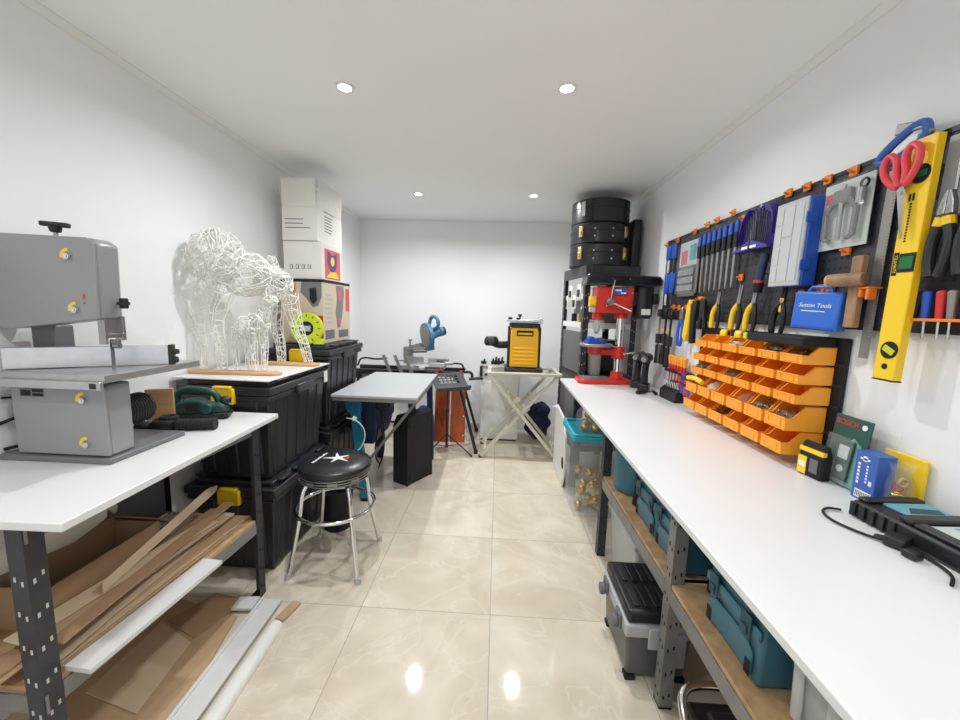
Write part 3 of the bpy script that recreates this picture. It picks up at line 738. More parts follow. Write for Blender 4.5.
o = (-1.455, 3.02, 1.687)
t = thing('white_carton', 'white closed carton with a small colour picture on its side, on the appliance carton', 'carton', o)
x0, x1, y0, y1, z0, z1 = -1.60, -1.312, 2.85, 3.215, 1.687, 1.962
mk('carton', W(o).box((x0, y0, z0), (x1, y1, z1)), 'cardw', t, .004)
mk('picture', W(o).box((x1+.0002, 2.90, 1.70), (x1+.0012, 3.18, 1.92)), 'pink', t)
b = W(o); b.prism([(2.95, 1.91), (3.04, 1.88), (3.12, 1.91), (3.11, 1.80), (3.06, 1.755), (2.99, 1.76), (2.94, 1.82)], 'x', x1+.0012, x1+.0018); mk('picture_print', b, 'purp', t)
b = W(o); b.prism([(2.92, 1.71), (3.15, 1.71), (3.10, 1.76), (3.0, 1.755)], 'x', x1+.0012, x1+.0018); b.cyl((x1+.0018, 3.035, 1.835), (x1+.0022, 3.035, 1.835), .035, n=16); mk('picture_print', b, 'yels', t)
b = W(o)
for k in range(4):
    cx = -1.54+.045*k
    b.box((cx-.014, y0-.001, 1.76), (cx+.014, y0-.0002, 1.764)); b.box((cx-.014, y0-.001, 1.788), (cx+.014, y0-.0002, 1.792))
    b.box((cx-.014, y0-.001, 1.764), (cx-.010, y0-.0002, 1.788)); b.box((cx+.002, y0-.001, 1.766), (cx+.010, y0-.0002, 1.786))
mk('care_symbols', b, 'sawd', t)

o = (-1.46, 3.06, 1.9635)
t = thing('open_white_carton', 'tall white open-top carton at the very top of the stack beneath the ceiling', 'carton', o)
x0, x1, y0, y1, z0, z1 = -1.595, -1.335, 2.84, 3.28, 1.9635, 2.20
b = W(o)
b.box((x0, y0, z0), (x1, y1, z0+.005))
b.box((x0, y0, z0+.005), (x1, y0+.005, z1)); b.box((x0, y1-.005, z0+.005), (x1, y1, z1)); b.box((x0, y0+.005, z0+.005), (x0+.005, y1-.005, z1)); b.box((x1-.005, y0+.005, z0+.005), (x1, y1-.005, z1))
mk('carton', b, 'cardw', t)
mk('flap', W(o).cbox(((x0+x1)/2-.003, y0-.002, z1+.098), (x1-x0-.012, .004, .194), (.05, 0, 0)), 'cardw', t)
mk('flap', W(o).cbox((x1+.006, (y0+y1)/2, z1+.098), (.004, y1-y0-.02, .192), (0, .09, 0)), 'cardw', t)
mk('flap', W(o).cbox((x0-.012, (y0+y1)/2, z1+.09), (.004, y1-y0-.02, .19), (0, -.13, 0)), 'cardw', t)
b = W(o)
for k in range(3): b.box((-1.575, y0-.001, 2.05+.03*k), (-1.44+.05*(k == 0), y0-.0002, 2.056+.03*k))
for k in range(6): b.box((x1+.0002, 2.96, 2.05+.022*k), (x1+.001, 3.08+.02*(k % 2), 2.057+.022*k))
b.box((x1+.0002, 2.95, 2.19), (x1+.001, 3.13, 2.197))
mk('print_marks', b, 'grey', t)
# ================================================================== MIDDLE AND BACK
# ---- bar stool
o = (-.91, 2.09, 0)
t = thing('bar_stool', 'round black-topped chrome bar stool with a white star logo on its seat', 'stool', o)
b = MB().lathe([(0, .628), (.12, .626), (.172, .620), (.196, .606), (.203, .588), (.198, .574), (.0, .574)], n=48)
mk('seat', b, 'vinyl', t)
b = MB().lathe([(.0, .528), (.190, .528), (.196, .532), (.196, .572), (.19, .5735), (0, .5735)], n=48); mk('seat_band', b, 'blackg', t)
b = MB()
for z in (.536, .550, .566): b.torus((0, 0, z), .1965, .0028, n=48, m=6)
for k in range(10):
    a = 2*PI*k/10
    b.cbox((.1965*math.cos(a), .1965*math.sin(a), .5505), (.004, .05, .016), (0, 0, a))
mk('band_trim', b, 'iron', t)
b = MB(Matrix.Translation((.015, .0, .6285)) @ Matrix.Rotation(PI/2+.15, 4, 'Z'))
star = []
for k in range(10):
    a = PI/2+k*PI/5; r = (.085 if k % 4 != 2 else .07) if k % 2 == 0 else .020
    star.append((r*math.cos(a), r*math.sin(a)))
b.prism(star, 'z', -.004, .0012)
mk('star_logo', b, 'white', t)
b = MB(Matrix.Translation((.05, .004, .6285)) @ Matrix.Rotation(.15, 4, 'Z')).prism([(0, -.018), (.03, -.012), (.03, .012), (0, .018), (.012, 0)], 'z', -.004, .0016); mk('red_logo', b, 'redp', t)
b = MB(Matrix.Translation((-.088, -.005, .6245)) @ Matrix.Rotation(PI/2-.1, 4, 'Z'))
q = random.Random(3); x = -.075
while x < .075:
    wd = q.uniform(.008, .014); b.box((x, -.007, -.003), (x+wd, .007 if q.random() > .4 else .003, .0022)); x += wd+.003
mk('seat_lettering', b, 'white', t)
for k in range(4):
    a = PI/4+k*PI/2; ca, sa = math.cos(a), math.sin(a)
    P = [(.10, .53), (.155, .515), (.188, .46), (.204, .345), (.225, .23), (.262, .06), (.276, .012)]
    lg = mk('leg', MB().tube(crv([(r*ca, r*sa, z) for r, z in P], 5), .0125, 12), 'chrome', t)
    mk('foot_cap', MB().cyl((.278*ca, .278*sa, 0), (.274*ca, .274*sa, .03), .017, .015, 14), 'greyl', lg)
mk('foot_ring', MB().torus((0, 0, .345), .216, .011, n=56, m=12), 'chrome', t)
b = MB()
for k in range(4):
    a = k*PI/2
    b.tube([(.13*math.cos(a+PI/4), .13*math.sin(a+PI/4), .50), (.13*math.cos(a+3*PI/4), .13*math.sin(a+3*PI/4), .50)], .008, 8)
mk('stretcher', b, 'chrome', t)

# bucket beneath
b = MB().lathe([(0, 0), (.085, 0), (.105, .27), (.112, .27), (.112, .28), (.100, .28), (.082, .008), (0, .008)], n=32)
solo('black_bucket', b, 'blackm', 'small black bucket on the floor behind the bar stool', 'bucket', loc=(-1.05, 2.43, 0.0))

# ---- table saw
o = (-.86, 3.2, 0)
t = thing('table_saw', 'table saw with flat light grey top on blue steel legs beside the black totes', 'table saw', o)
poly = [(-1.188, 2.67), (-.555, 2.665), (-.575, 3.70), (-1.188, 3.70)]
mk('table_top', W(o).prism(poly, 'z', .842, .862), 'greyl', t, .004)
b = W(o)
for (p, q_) in zip(poly, poly[1:]+poly[:1]):
    P0 = Vector((p[0], p[1], .829)); P1 = Vector((q_[0], q_[1], .829)); c = Vector((-.87, 3.22, .829))
    P0 = P0+(c-P0)*.03; P1 = P1+(c-P1)*.03; b.bar(P0, P1, .016, .0255)
mk('table_apron', b, 'iron', t)
b = W(o).box((-1.16, 3.0, .50), (-.96, 3.55, .79)).prism([(-1.16, .50), (-.96, .50), (-1.0, .36), (-1.12, .36)], 'y', 3.05, 3.5)
mk('saw_body', b, 'navy', t, .012)
mk('motor', W(o).cyl((-.90, 2.98, .725), (-.90, 3.16, .725), .062, n=24).cyl((-.90, 2.955, .725), (-.90, 2.98, .725), .045, n=24), 'black', t, .004)
def sheetleg(top_, bot, wd, m):
    b = W(o); top_ = Vector(top_); bot = Vector(bot)
    b.bar(top_, bot, wd, .004, (0, 1, 0)); d = (bot-top_).normalized(); sd = d.cross(Vector((0, 1, 0))).normalized()*wd/2
    b.bar(top_+sd+Vector((0, .012, 0)), bot+sd+Vector((0, .012, 0)), .004, .026, (0, 1, 0)); b.bar(top_-sd+Vector((0, .012, 0)), bot-sd+Vector((0, .012, 0)), .004, .026, (0, 1, 0))
    l = mk('leg', b, m, t)
    mk('foot', W(o).cbox((bot.x, bot.y+.012, .012), (.05, .04, .024)), 'rubber', l)
sheetleg((-1.095, 2.86, .815), (-.985, 2.78, .02), .065, 'sawblue')
sheetleg((-.80, 3.47, .815), (-.735, 3.55, .02), .06, 'navy')
sheetleg((-1.10, 3.55, .815), (-1.14, 3.66, .02), .06, 'navy')
sheetleg((-.64, 3.62, .815), (-.625, 3.67, .02), .05, 'navy')
mk('leg_plate', W(o).prism([(-1.165, .815), (-1.035, .815), (-1.025, .70), (-1.04, .665), (-1.11, .665), (-1.15, .70)], 'y', 2.852, 2.857), 'sawblue', t)
mk('diagonal_brace', W(o).bar((-.575, 2.74, .815), (-1.0, 2.84, .27), .022, .008, (0, 1, 0)), 'iron', t)
mk('crossbar', W(o).tube([(-1.11, 3.60, .40), (-.76, 3.52, .40)], .009, 8), 'navy', t)
b = W(o).tube(crv([(-.93, 3.02, .68), (-.90, 2.95, .62), (-.875, 2.93, .5), (-.88, 2.93, .35), (-.91, 2.93, .25), (-.95, 2.94, .32), (-.94, 2.95, .48), (-.915, 2.95, .56), (-.895, 2.95, .48), (-.90, 2.95, .3), (-.93, 2.96, .2)], 6), .006)
mk('power_cord', b, 'rubber', t)
# pale cord in front of the blue housing
b = MB().tube(crv([(-1.10, 2.74, .67), (-1.02, 2.72, .66), (-.965, 2.72, .60), (-.96, 2.72, .52), (-1.0, 2.725, .44), (-1.06, 2.73, .40), (-1.10, 2.735, .2), (-1.08, 2.735, .006)], 6), .004)
b.cbox((-1.035, 2.72, .675), (.03, .02, .026), (0, .5, .2))
solo('power_cord', b, 'white', 'thin white cord with a plug dangling behind the bar stool', 'cord')

# ---- black case standing on end
t = thing('equipment_case', 'black upright case with round rubber feet standing on the floor under the table saw edge', 'case', (-.717, 3.05, 0), math.radians(59.5))
b = MB().prism([(0, 0), (.17, 0), (.17, .50), (.13, .60), (.03, .622), (0, .60)], 'x', 0, .32)
mk('shell', b, 'mesh', t, .012)
for (x, z) in ((.045, .52), (.275, .545), (.045, .06), (.275, .06)): mk('rubber_foot', MB().cyl((x, 0, z), (x, -.008, z), .02, .017, 18), 'rubber', t, .002)
mk('edge_trim', MB().box((-.002, -.003, 0), (.014, .012, .60)).box((.306, -.003, 0), (.322, .012, .60)), 'blackm', t, .003)

# ---- music stand
o = (-.495, 3.88, 0)
t = thing('music_stand', 'black music stand with a perforated desk and tripod base in front of the orange boards', 'music stand', o)
mk('pole', MB().cyl((0, 0, .09), (0, 0, .45), .012).cyl((0, 0, .45), (0, 0, .70), .009).cyl((0, 0, .43), (0, 0, .47), .017), 'black', t)
for k, (fx, fy) in enumerate(((.27, -.10), (-.20, -.20), (-.03, .26))):
    lg = mk('leg', MB().tube([(0, 0, .20), (fx*.5, fy*.5, .11), (fx, fy, .012)], .007, 8), 'black', t)
    mk('foot_cap', MB().sph((fx, fy, .011), .011, 10, 8), 'rubber', lg)
mk('leg_brace', MB().bar((0, 0, .07), (.135, -.05, .11), .006, .004).bar((0, 0, .07), (-.10, -.10, .11), .006, .004).bar((0, 0, .07), (-.015, .13, .11), .006, .004).cyl((0, 0, .055), (0, 0, .09), .015), 'black', t)
X = Matrix.Translation((.035, -.02, .735)) @ Matrix.Rotation(.50, 4, 'Z') @ Matrix.Rotation(-1.0, 4, 'X')
b = MB(X); Wd, Hd = .36, .27
b.box((-Wd/2, -.002, -.10), (Wd/2, .002, .0)); b.box((-Wd/2, -.002, Hd-.125), (Wd/2, .002, Hd-.10)); b.box((-Wd/2, -.002, 0), (-Wd/2+.07, .002, Hd-.125)); b.box((Wd/2-.07, -.002, 0), (Wd/2, .002, Hd-.125))
for k in range(6): b.box((-.11+.044*k-.006, -.002, 0), (-.11+.044*k+.006, .002, Hd-.125))
for k in range(4): b.box((-.115, -.0019, .0+.042*k), (.115, .0019, .012+.042*k))
dk = mk('desk', b, 'deskg', t)
mk('lip', MB(X).box((-Wd/2, -.05, -.104), (Wd/2, .002, -.100)).box((-Wd/2, -.052, -.104), (Wd/2, -.048, -.085)), 'deskg', dk)
mk('tilt_knob', MB().cyl((.0, .0, .69), (.04, -.015, .715), .012), 'black', t)

# ---- orange boards
for i, (x, dx, lb) in enumerate(((-.60, .165, 'orange-stained wooden board behind the music stand, the one nearer the black case'), (-.415, .165, 'orange-stained wooden board behind the music stand, the one nearer the saw stand leg'))):
    t = thing('stained_board', lb, 'board', (x, 4.20, 0), -.08+.14*i, group='orange stained boards', rot=(-.10, 0, -.06+.1*i))
    mk('board', MB().box((-dx/2, -.012, 0), (dx/2, .012, .585)), 'owood', t, .003)
    b = MB()
    for z in (.08, .30, .52): b.cyl((dx/2-.02, -.012, z), (dx/2-.02, -.0145, z), .006, n=12)
    mk('stud', b, 'chrome', t)
# blue bag behind the case
b = MB().lathe([(0, 0), (.09, .0), (.115, .06), (.11, .3), (.08, .36), (.04, .42), (0, .43)], n=20)
for v in b.bm.verts: v.co.x *= 1+.08*math.sin(v.co.z*23); v.co.y *= .7
solo('blue_bag', b, 'blue', 'blue bag standing on the floor behind the upright black case', 'bag', loc=(-.79, 4.15, 0))

# ---- mitre saw stand
o = (-.95, 4.25, 0)
t = thing('saw_stand', 'black folding saw stand with long rails along the back wall', 'saw stand', o)
for y in (4.12, 4.42): mk('rail', W(o).box((-1.60, y-.022, .765), (-.36, y+.022, .82)), 'black', t, .004)
for (a, b_) in (((-.42, 4.12, .765), (-.185, 3.88, .012)), ((-.42, 4.42, .765), (-.22, 4.62, .012)), ((-1.50, 4.12, .765), (-1.62, 3.86, .012)), ((-1.50, 4.42, .765), (-1.62, 4.62, .012))):
    lg = mk('leg', W(o).tube([a, b_], .017, 12), 'black', t)
    mk('foot_cap', W(o).cyl((b_[0], b_[1], 0), (b_[0]-.002, b_[1], .04), .022, n=14), 'rubber', lg)
mk('leg_bracket', W(o).box((-.46, 4.08, .72), (-.38, 4.46, .765)).box((-1.54, 4.08, .72), (-1.46, 4.46, .765)), 'black', t)
mk('extension_arm', W(o).tube(crv([(-.36, 4.25, .80), (-.30, 4.25, .80), (-.27, 4.25, .775), (-.27, 4.25, .72)]), .016, 8), 'black', t)
mk('knob', W(o).cyl((-.30, 4.21, .73), (-.16, 4.21, .745), .016).cyl((-.17, 4.21, .745), (-.145, 4.21, .748), .024), 'black', t)
b = W(o).tube(crv([(-1.55, 4.20, .84), (-1.52, 4.20, .91), (-1.46, 4.20, .93), (-1.35, 4.20, .92), (-1.22, 4.20, .93)]), .010).tube(crv([(-.66, 4.20, .92), (-.55, 4.20, .905), (-.42, 4.20, .90), (-.38, 4.20, .89), (-.36, 4.20, .84)]), .010)
mk('work_stop', b, 'black', t)
b = W(o)
for x in (-1.19, -1.065, -.955): b.bar((x-.035, 4.08, .985), (x+.045, 4.075, .79), .032, .014, (0, 1, 0))
b.bar((-1.10, 4.075, .93), (-.95, 4.075, .93), .012, .012).bar((-1.08, 4.075, .87), (-.93, 4.075, .87), .012, .012)
mk('tool_bracket', b, 'iron', t)
mk('clamp_lever', W(o).cbox((-.64, 4.09, .795), (.03, .02, .05)).cbox((-.61, 4.09, .84), (.04, .02, .016), (0, -.4, 0)).cbox((-.38, 4.09, .835), (.025, .02, .012)), 'redp', t, .002)

# ---- mitre saw
o = (-.80, 4.28, .82)
t = thing('mitre_saw', 'blue sliding mitre saw sitting on the black saw stand against the back wall', 'mitre saw', o)
mk('base', W(o).box((-1.04, 4.14, .821), (-.58, 4.40, .862)).cyl((-.80, 4.22, .862), (-.80, 4.22, .875), .125, n=30).box((-.83, 4.02, .84), (-.77, 4.2, .87)), 'greyl', t, .004)
mk('fence', W(o).box((-1.06, 4.30, .872), (-.83, 4.325, .95)).box((-.78, 4.30, .872), (-.54, 4.325, .935)), 'alu', t, .003)
mk('work_clamp', W(o).box((-.72, 4.10, .864), (-.56, 4.16, .91)).cyl((-.56, 4.13, .905), (-.47, 4.13, .915), .02), 'greyl', t, .004)
b = W(o).tube([(-1.03, 4.40, 1.02), (-.78, 4.18, 1.06)], .014, 10).tube([(-1.03, 4.44, .985), (-.78, 4.22, 1.02)], .014, 10).box((-1.08, 4.38, .87), (-.98, 4.46, 1.05)).cyl((-1.0, 4.38, 1.05), (-1.0, 4.38, 1.12), .012).cyl((-1.0, 4.38, 1.12), (-1.0, 4.38, 1.14), .02)
mk('slide_arm', b, 'iron', t, .003)
Xh = Matrix.Translation(Vector((-.765, 4.16, 1.20))-Vector(o)) @ Matrix.Rotation(-.95, 4, 'Z') @ Matrix.Rotation(.15, 4, 'X')
b = MB(Xh).cyl((0, -.022, 0), (0, .022, 0), .142, n=40); mk('blade_guard', b, 'sawblue2', t, .006)
b = MB(Xh).cyl((0, -.030, 0), (0, -.023, 0), .118, n=40).cyl((0, -.034, 0), (0, -.030, 0), .03, n=20); mk('blade', b, 'iron', t)
b = MB(Xh).box((-.10, -.03, -.16), (.05, .05, -.11)).cyl((0, .022, -.01), (0, .15, .02), .05, n=20).cyl((0, .15, .02), (0, .19, .02), .054, n=20); mk('motor', b, 'sawblue2', t, .006)
b = MB(Xh).cyl((0, .19, .02), (0, .215, .02), .05, n=20); mk('motor_cap', b, 'black', t, .004)
b = MB(Xh).tube(crv([(-.03, .05, .09), (-.02, .07, .165), (.02, .09, .20), (.075, .11, .17), (.085, .11, .11), (.05, .09, .07), (0, .06, .06)], 6), .019, 10); mk('handle', b, 'sawblue2', t)
b = MB(Xh).cbox((.078, .11, .135), (.03, .03, .05)); mk('trigger_grip', b, 'black', t, .006)
mk('vertical_post', W(o).bar((-.98, 4.40, 1.04), (-.84, 4.26, 1.09), .05, .05), 'iron', t, .004)

# ---- white machine
o = (.03, 4.45, 0)
t = thing('machine_cabinet', 'white painted machine cabinet with a black front handle behind the folding stand', 'cabinet', o)
mk('body', W(o).box((-.17, 4.30, .02), (.27, 4.68, .86)), 'machw', t, .012)
mk('top', W(o).box((-.18, 4.29, .861), (.28, 4.69, .882)), 'greyl', t, .004)
mk('plinth', W(o).box((-.15, 4.32, 0), (.25, 4.66, .0195)), 'black', t)
mk('handle', W(o).box((-.185, 4.275, .73), (-.155, 4.299, .875)), 'black', t, .005)
mk('lock_knob', W(o).cyl((-.115, 4.299, .775), (-.115, 4.28, .775), .016), 'black', t, .003)
mk('door', W(o).box((-.14, 4.294, .08), (.25, 4.2995, .70)), 'machw', t, .003)
# clutter on it
o = (-.05, 4.42, .8825)
t = thing('clamp_heap', 'small black clamps and fittings heaped on the white machine cabinet', 'clamps', o)
q = random.Random(5)
for k in range(7):
    x, y = q.uniform(-.10, .12), q.uniform(-.08, .08)
    b = MB().cyl((x, y, 0), (x+.01, y, .05+q.uniform(0, .035)), .014, .010, 12).cbox((x, y, .02), (.06, .03, .03), (0, 0, q.uniform(0, 3)))
    mk('clamp', b, 'black', t, .002)

# ---- cream folding stand
o = (.27, 3.95, 0)
t = thing('folding_stand', 'cream painted folding stand with crossed legs carrying the yellow planer', 'stand', o)
for yy, k in ((3.76, 0), (4.16, 1)):
    lg = mk('leg', W(o).bar((-.07, yy, .865), (.64, yy, .018), .03, .056, (0, 1, 0)), 'cream', t, .003)
    lg2 = mk('leg', W(o).bar((.60, yy+.035, .865), (-.13, yy+.035, .018), .03, .056, (0, 1, 0)), 'cream', t, .003)
    mk('foot_cap', W(o).cbox((.643, yy, .010), (.04, .04, .02)), 'rubber', lg); mk('foot_cap', W(o).cbox((-.133, yy+.035, .010), (.04, .04, .02)), 'rubber', lg2)
    mk('pivot_bolt', W(o).cyl((.262, yy-.018, .465), (.262, yy+.055, .465), .010, n=12), 'blackm', lg)
mk('top_frame', W(o).box((-.09, 3.735, .866), (.64, 3.775, .892)).box((-.09, 4.16, .866), (.64, 4.20, .892)).box((-.09, 3.775, .866), (-.05, 4.16, .892)).box((.60, 3.775, .866), (.64, 4.16, .892)).box((.10, 3.775, .868), (.47, 4.16, .892)), 'cream', t, .003)
mk('crossbar', W(o).box((.60, 3.77, .055), (.625, 4.16, .085)).box((-.105, 3.80, .055), (-.08, 4.19, .085)).bar((.14, 3.78, .62), (.14, 4.15, .62), .03, .02).bar((.37, 3.78, .62), (.37, 4.15, .62), .03, .02), 'cream', t, .002)
mk('lock_plate', W(o).cbox((.205, 3.79, .60), (.10, .006, .05), (0, -.70, 0)).cbox((.30, 3.775, .55), (.06, .006, .035), (0, .7, 0)), 'cream', t, .002)
mk('end_tab', W(o).box((.64, 3.79, .866), (.656, 3.85, .89)), 'cream', t, .002)

# ---- planer
o = (.27, 3.96, .892)
t = thing('thickness_planer', 'yellow and black benchtop thickness planer on the cream folding stand', 'planer', o)
mk('base', W(o).box((.08, 3.80, .893), (.46, 4.14, .925)).box((.085, 3.79, .893), (.16, 3.85, .935)).box((.39, 3.79, .893), (.455, 3.85, .935)), 'black', t, .006)
bd = mk('front_cover', W(o).prism([(.128, .935), (.412, .935), (.408, 1.30), (.390, 1.335), (.150, 1.335), (.132, 1.30)], 'y', 3.84, 4.08), 'planer', t, .010)
for k in range(5): mk('louvre', W(o).box((.16, 3.832, .965+.038*k), (.385, 3.8395, .985+.038*k)), 'planer', bd, .003)
mk('handle_recess', W(o).box((.19, 3.834, 1.25), (.355, 3.8395, 1.305)), 'blackm', bd, .004)
mk('carry_handle', W(o).box((.20, 3.822, 1.262), (.345, 3.8335, 1.285)), 'planer', bd, .005)
mk('side_column', W(o).box((.105, 3.87, .926), (.127, 4.06, 1.34)).box((.413, 3.87, .926), (.435, 4.06, 1.34)), 'black', t, .004)
mk('cap', W(o).box((.12, 3.825, 1.336), (.42, 4.10, 1.375)), 'black', t, .008)
mk('outfeed_top', W(o).box((.085, 3.81, 1.392), (.435, 4.12, 1.412)).box((.14, 3.86, 1.3755), (.40, 4.08, 1.392)).box((.41, 3.80, 1.376), (.44, 3.84, 1.43)), 'alu', t, .004)
mk('height_crank', W(o).cyl((.22, 3.94, 1.412), (.22, 3.94, 1.44), .008).cyl((.22, 3.94, 1.44), (.22, 3.94, 1.465), .018).cyl((.12, 3.83, 1.413), (.12, 3.83, 1.435), .02).cyl((.20, 3.83, 1.413), (.20, 3.83, 1.43), .022), 'black', t, .003)
b = W(o).tube(crv([(.105, 3.93, 1.155), (.06, 3.92, 1.15), (.0, 3.90, 1.155), (-.05, 3.89, 1.175)], 5), .036, 16)
b.lathe([(0, -.05), (.06, -.045), (.075, -.02), (.07, .02), (.05, .045), (0, .05)], c=Vector((-.06, 3.89, 1.19))-Vector((0, 0, 0)), n=24)
mk('dust_hose', b, 'black', t)

# ---- navy bag
b = MB().sph((0, 0, .20), (.15, .12, .20), 28, 18).sph((.05, -.02, .33), (.09, .08, .13), 20, 14).sph((-.06, -.03, .38), (.05, .05, .07), 16, 10)
for v in b.bm.verts:
    c = v.co; c.x += .014*math.sin(c.z*40+c.y*20); c.y += .012*math.sin(c.x*45+c.z*22); c.z = max(c.z, .004)
t = thing('cloth_bag', 'dark navy soft bag slumped on the floor behind the folding stand', 'bag', (.50, 4.44, 0))
mk('bag', b, 'navyf', t)
mk('strap', MB().tube(crv([(-.08, -.10, .38), (-.06, -.14, .25), (.0, -.15, .15), (.06, -.13, .06)]), .010, 8), 'navyf', t)

# ---- white panel with hand hole
t = thing('plastic_sheet', 'white plastic sheet with a hand hole standing on edge at the shelving foot', 'plastic sheet', (.60, 3.43, 0))
P2 = [(.26, .012), (-.24, 0), (-.30, .12), (-.31, .30), (-.30, .46), (-.14, .60), (.22, .62), (.26, .5)]
b = MB(); b.prism(P2, 'x', -.009, .009); mk('sheet', b, 'white', t, .006)
b = MB(); b.lathe([(0, -.0105), (.052, -.0105), (.052, -.0095), (0, -.0095)], axis='x', c=(0, -.245, .22), n=24); ob = mk('hand_hole', b, 'blackm', t)
mk('clip', MB().cyl((-.012, .18, .60), (-.05, .16, .61), .009).cbox((-.012, .18, .60), (.024, .05, .03)), 'white', t, .002)

# ---- clear tub with teal lid and baubles
o = (.765, 2.88, 0)
t = thing('clear_tub', 'clear plastic tub with a bright teal lid under the right workbench', 'storage tub', o)
b = MB()
x0, x1, y0, y1 = -.19, .19, -.20, .20
b.box((x0+.03, y0+.03, .004), (x1-.03, y1-.03, .009))
for (lo, hi) in (((x0, y0), (x1, y0)), ((x1, y0), (x1, y1)), ((x1, y1), (x0, y1)), ((x0, y1), (x0, y0))):
    k = .84
    A = [Vector((lo[0]*k, lo[1]*k, .006)), Vector((hi[0]*k, hi[1]*k, .006)), Vector((hi[0], hi[1], .60)), Vector((lo[0], lo[1], .60))]
    vs = [b._v(p) for p in A]; b._f(vs)
mk('body', b, 'clear', t)
mk('lid', MB().box((-.205, -.215, .585), (.205, .215, .625)).box((-.205, -.215, .625), (.205, -.19, .645)).box((-.205, .19, .625), (.205, .215, .645)).box((-.205, -.19, .625), (-.18, .19, .645)).box((.18, -.19, .625), (.205, .19, .645)), 'tealb', t, .008)
q = random.Random(12)
pts = []
for layer in range(5):
    for k in range(7):
        pts.append((o[0]+q.uniform(-.11, .11), o[1]-.09+q.uniform(-.05, .12), .052+layer*.062))
keep = []
for p in pts:
    if all((Vector(p)-Vector(r)).length > .064 for r in keep): keep.append(p)
for p in keep:
    solo('gold_bauble', MB().sph((0, 0, 0), .032, 16, 10).cyl((0, 0, .030), (0, 0, .040), .007, n=8), 'gold', 'gold bauble inside the clear tub with the teal lid', 'bauble', 'gold baubles in the clear tub', loc=p)
solo('red_ribbon', MB().tube(crv([(0, 0, -.05), (.02, -.01, 0), (-.01, .0, .05), (.02, .01, .09)]), .014, 8), 'redp', 'red ribbon inside the clear tub near its corner', 'ribbon', loc=(.885, 2.75, .16))
t = thing('bauble_bag', 'clear plastic bag of gold baubles on the teal tub lid', 'bag', (.77, 2.85, .6255))
b = MB().lathe([(0, 0), (.14, 0), (.16, .05), (.15, .13), (.10, .20), (.04, .235), (.03, .25), (.05, .262)], n=24)
for v in b.bm.verts: v.co.x *= 1+.05*math.sin(v.co.z*60+v.co.y*30)
mk('film', b, 'bag', t)
keep = []
for k in range(60):
    p = (.77+q.uniform(-.11, .11), 2.85+q.uniform(-.11, .11), .6255+.034+.058*(k//20))
    if math.hypot(p[0]-.77, p[1]-2.85) < .115-.02*(k//20) and all((Vector(p)-Vector(r)).length > .064 for r in keep): keep.append(p)
for p in keep:
    solo('gold_bauble', MB().sph((0, 0, 0), .032, 16, 10).cyl((0, 0, .030), (0, 0, .040), .007, n=8), 'gold', 'gold bauble inside the clear bag on the teal lid', 'bauble', 'gold baubles in the clear bag', loc=p)
# ================================================================== RIGHT SIDE
# ---- long workbench
o = (.9, 1.5, 0)
t = thing('workbench', 'long white topped workbench along the right wall with teal cases on its shelf', 'workbench', o)
mk('worktop', W(o).prism([(.520, -.30), (1.256, -.30), (1.256, 3.315), (.548, 3.285)], 'z', .9155, .9375), 'lam', t, .003)
BX = .665
for y in (3.20, 2.255, 1.325, .36):
    for (x, dx) in ((BX, 1), (1.245, -1)):
        lg = mk('leg', slotted_post(W(o), x, y, .006, .915, dx, 1, hole=1, step=.10), ['rackl' if y < 2 else 'rack', 'hole'], t)
        mk('foot_cap', W(o).box((min(x, x+dx*.05), y, 0), (max(x, x+dx*.05), y+.05, .012)), 'blackm', lg, .002)
for (ya, yb) in ((.41, 1.325), (1.375, 2.255)):
    for z in (.505, .912):
        b = W(o).box((BX, ya, z-.058), (BX+.003, yb, z)).box((BX+.003, ya, z-.004), (BX+.03, yb, z)).box((BX+.003, ya, z-.058), (BX+.03, yb, z-.054))
        mk('beam', b, 'rackl', t, .001)
    mk('shelf', W(o).box((BX+.004, ya-.035, .506), (1.24, yb+.035, .522)), 'ply', t, .001)
mk('beam', W(o).box((BX, 2.305, .854), (BX+.003, 3.20, .912)).box((BX+.003, 2.305, .908), (BX+.03, 3.20, .912)), 'rackl', t, .001)

# ---- teal cases on the shelf
def case(y0, y1, label, z0=.523, z1=.83, x0=.718, x1=1.08):
    c = (x0, (y0+y1)/2, z0); w_ = (y1-y0)/2; h = z1-z0
    t = thing('tool_case', label, 'tool case', c, group='teal tool cases on the bench shelf')
    mk('shell', MB().box((0, -w_, 0), (x1-x0, w_, h)), 'teal', t, .012)
    mk('front_panel', MB().prism([(-w_+.02, .02), (w_-.02, .02), (w_-.02, .085), (w_-.05, .105), (-w_+.05, .105), (-w_+.02, .085)], 'x', -.010, -.0005), 'teal', t, .006)
    mk('top_rim', MB().box((-.012, -w_-.002, .135), (-.0005, w_+.002, .165)).box((-.009, -w_-.001, .19), (-.0005, w_+.001, h-.012)), 'teal', t, .005)
    for s in (-1, 1):
        mk('latch', MB().box((-.018, s*w_*.62-.022, .115), (-.0125, s*w_*.62+.022, .185)).box((-.022, s*w_*.62-.012, .125), (-.0185, s*w_*.62+.012, .15)), 'teald', t, .003)
    for s in (-1, 1): mk('foot_recess', MB().box((-.011, s*(w_-.03)-.012, .015), (-.0105, s*(w_-.03)+.012, .06)), 'blackm', t)
    mk('handle', MB().tube([(-.012, -.06, h*.87), (-.03, -.05, h*.87), (-.03, .05, h*.87), (-.012, .06, h*.87)], .008, 8), 'teald', t)
    return t
case(1.60, 1.835, 'teal plastic tool case on the bench shelf, the one next to the round teal bucket')
case(1.375, 1.592, 'teal plastic tool case on the bench shelf just beyond the middle slotted post')
case(.935, 1.185, 'large teal plastic tool case on the bench shelf beside the pale tub', z1=.88)
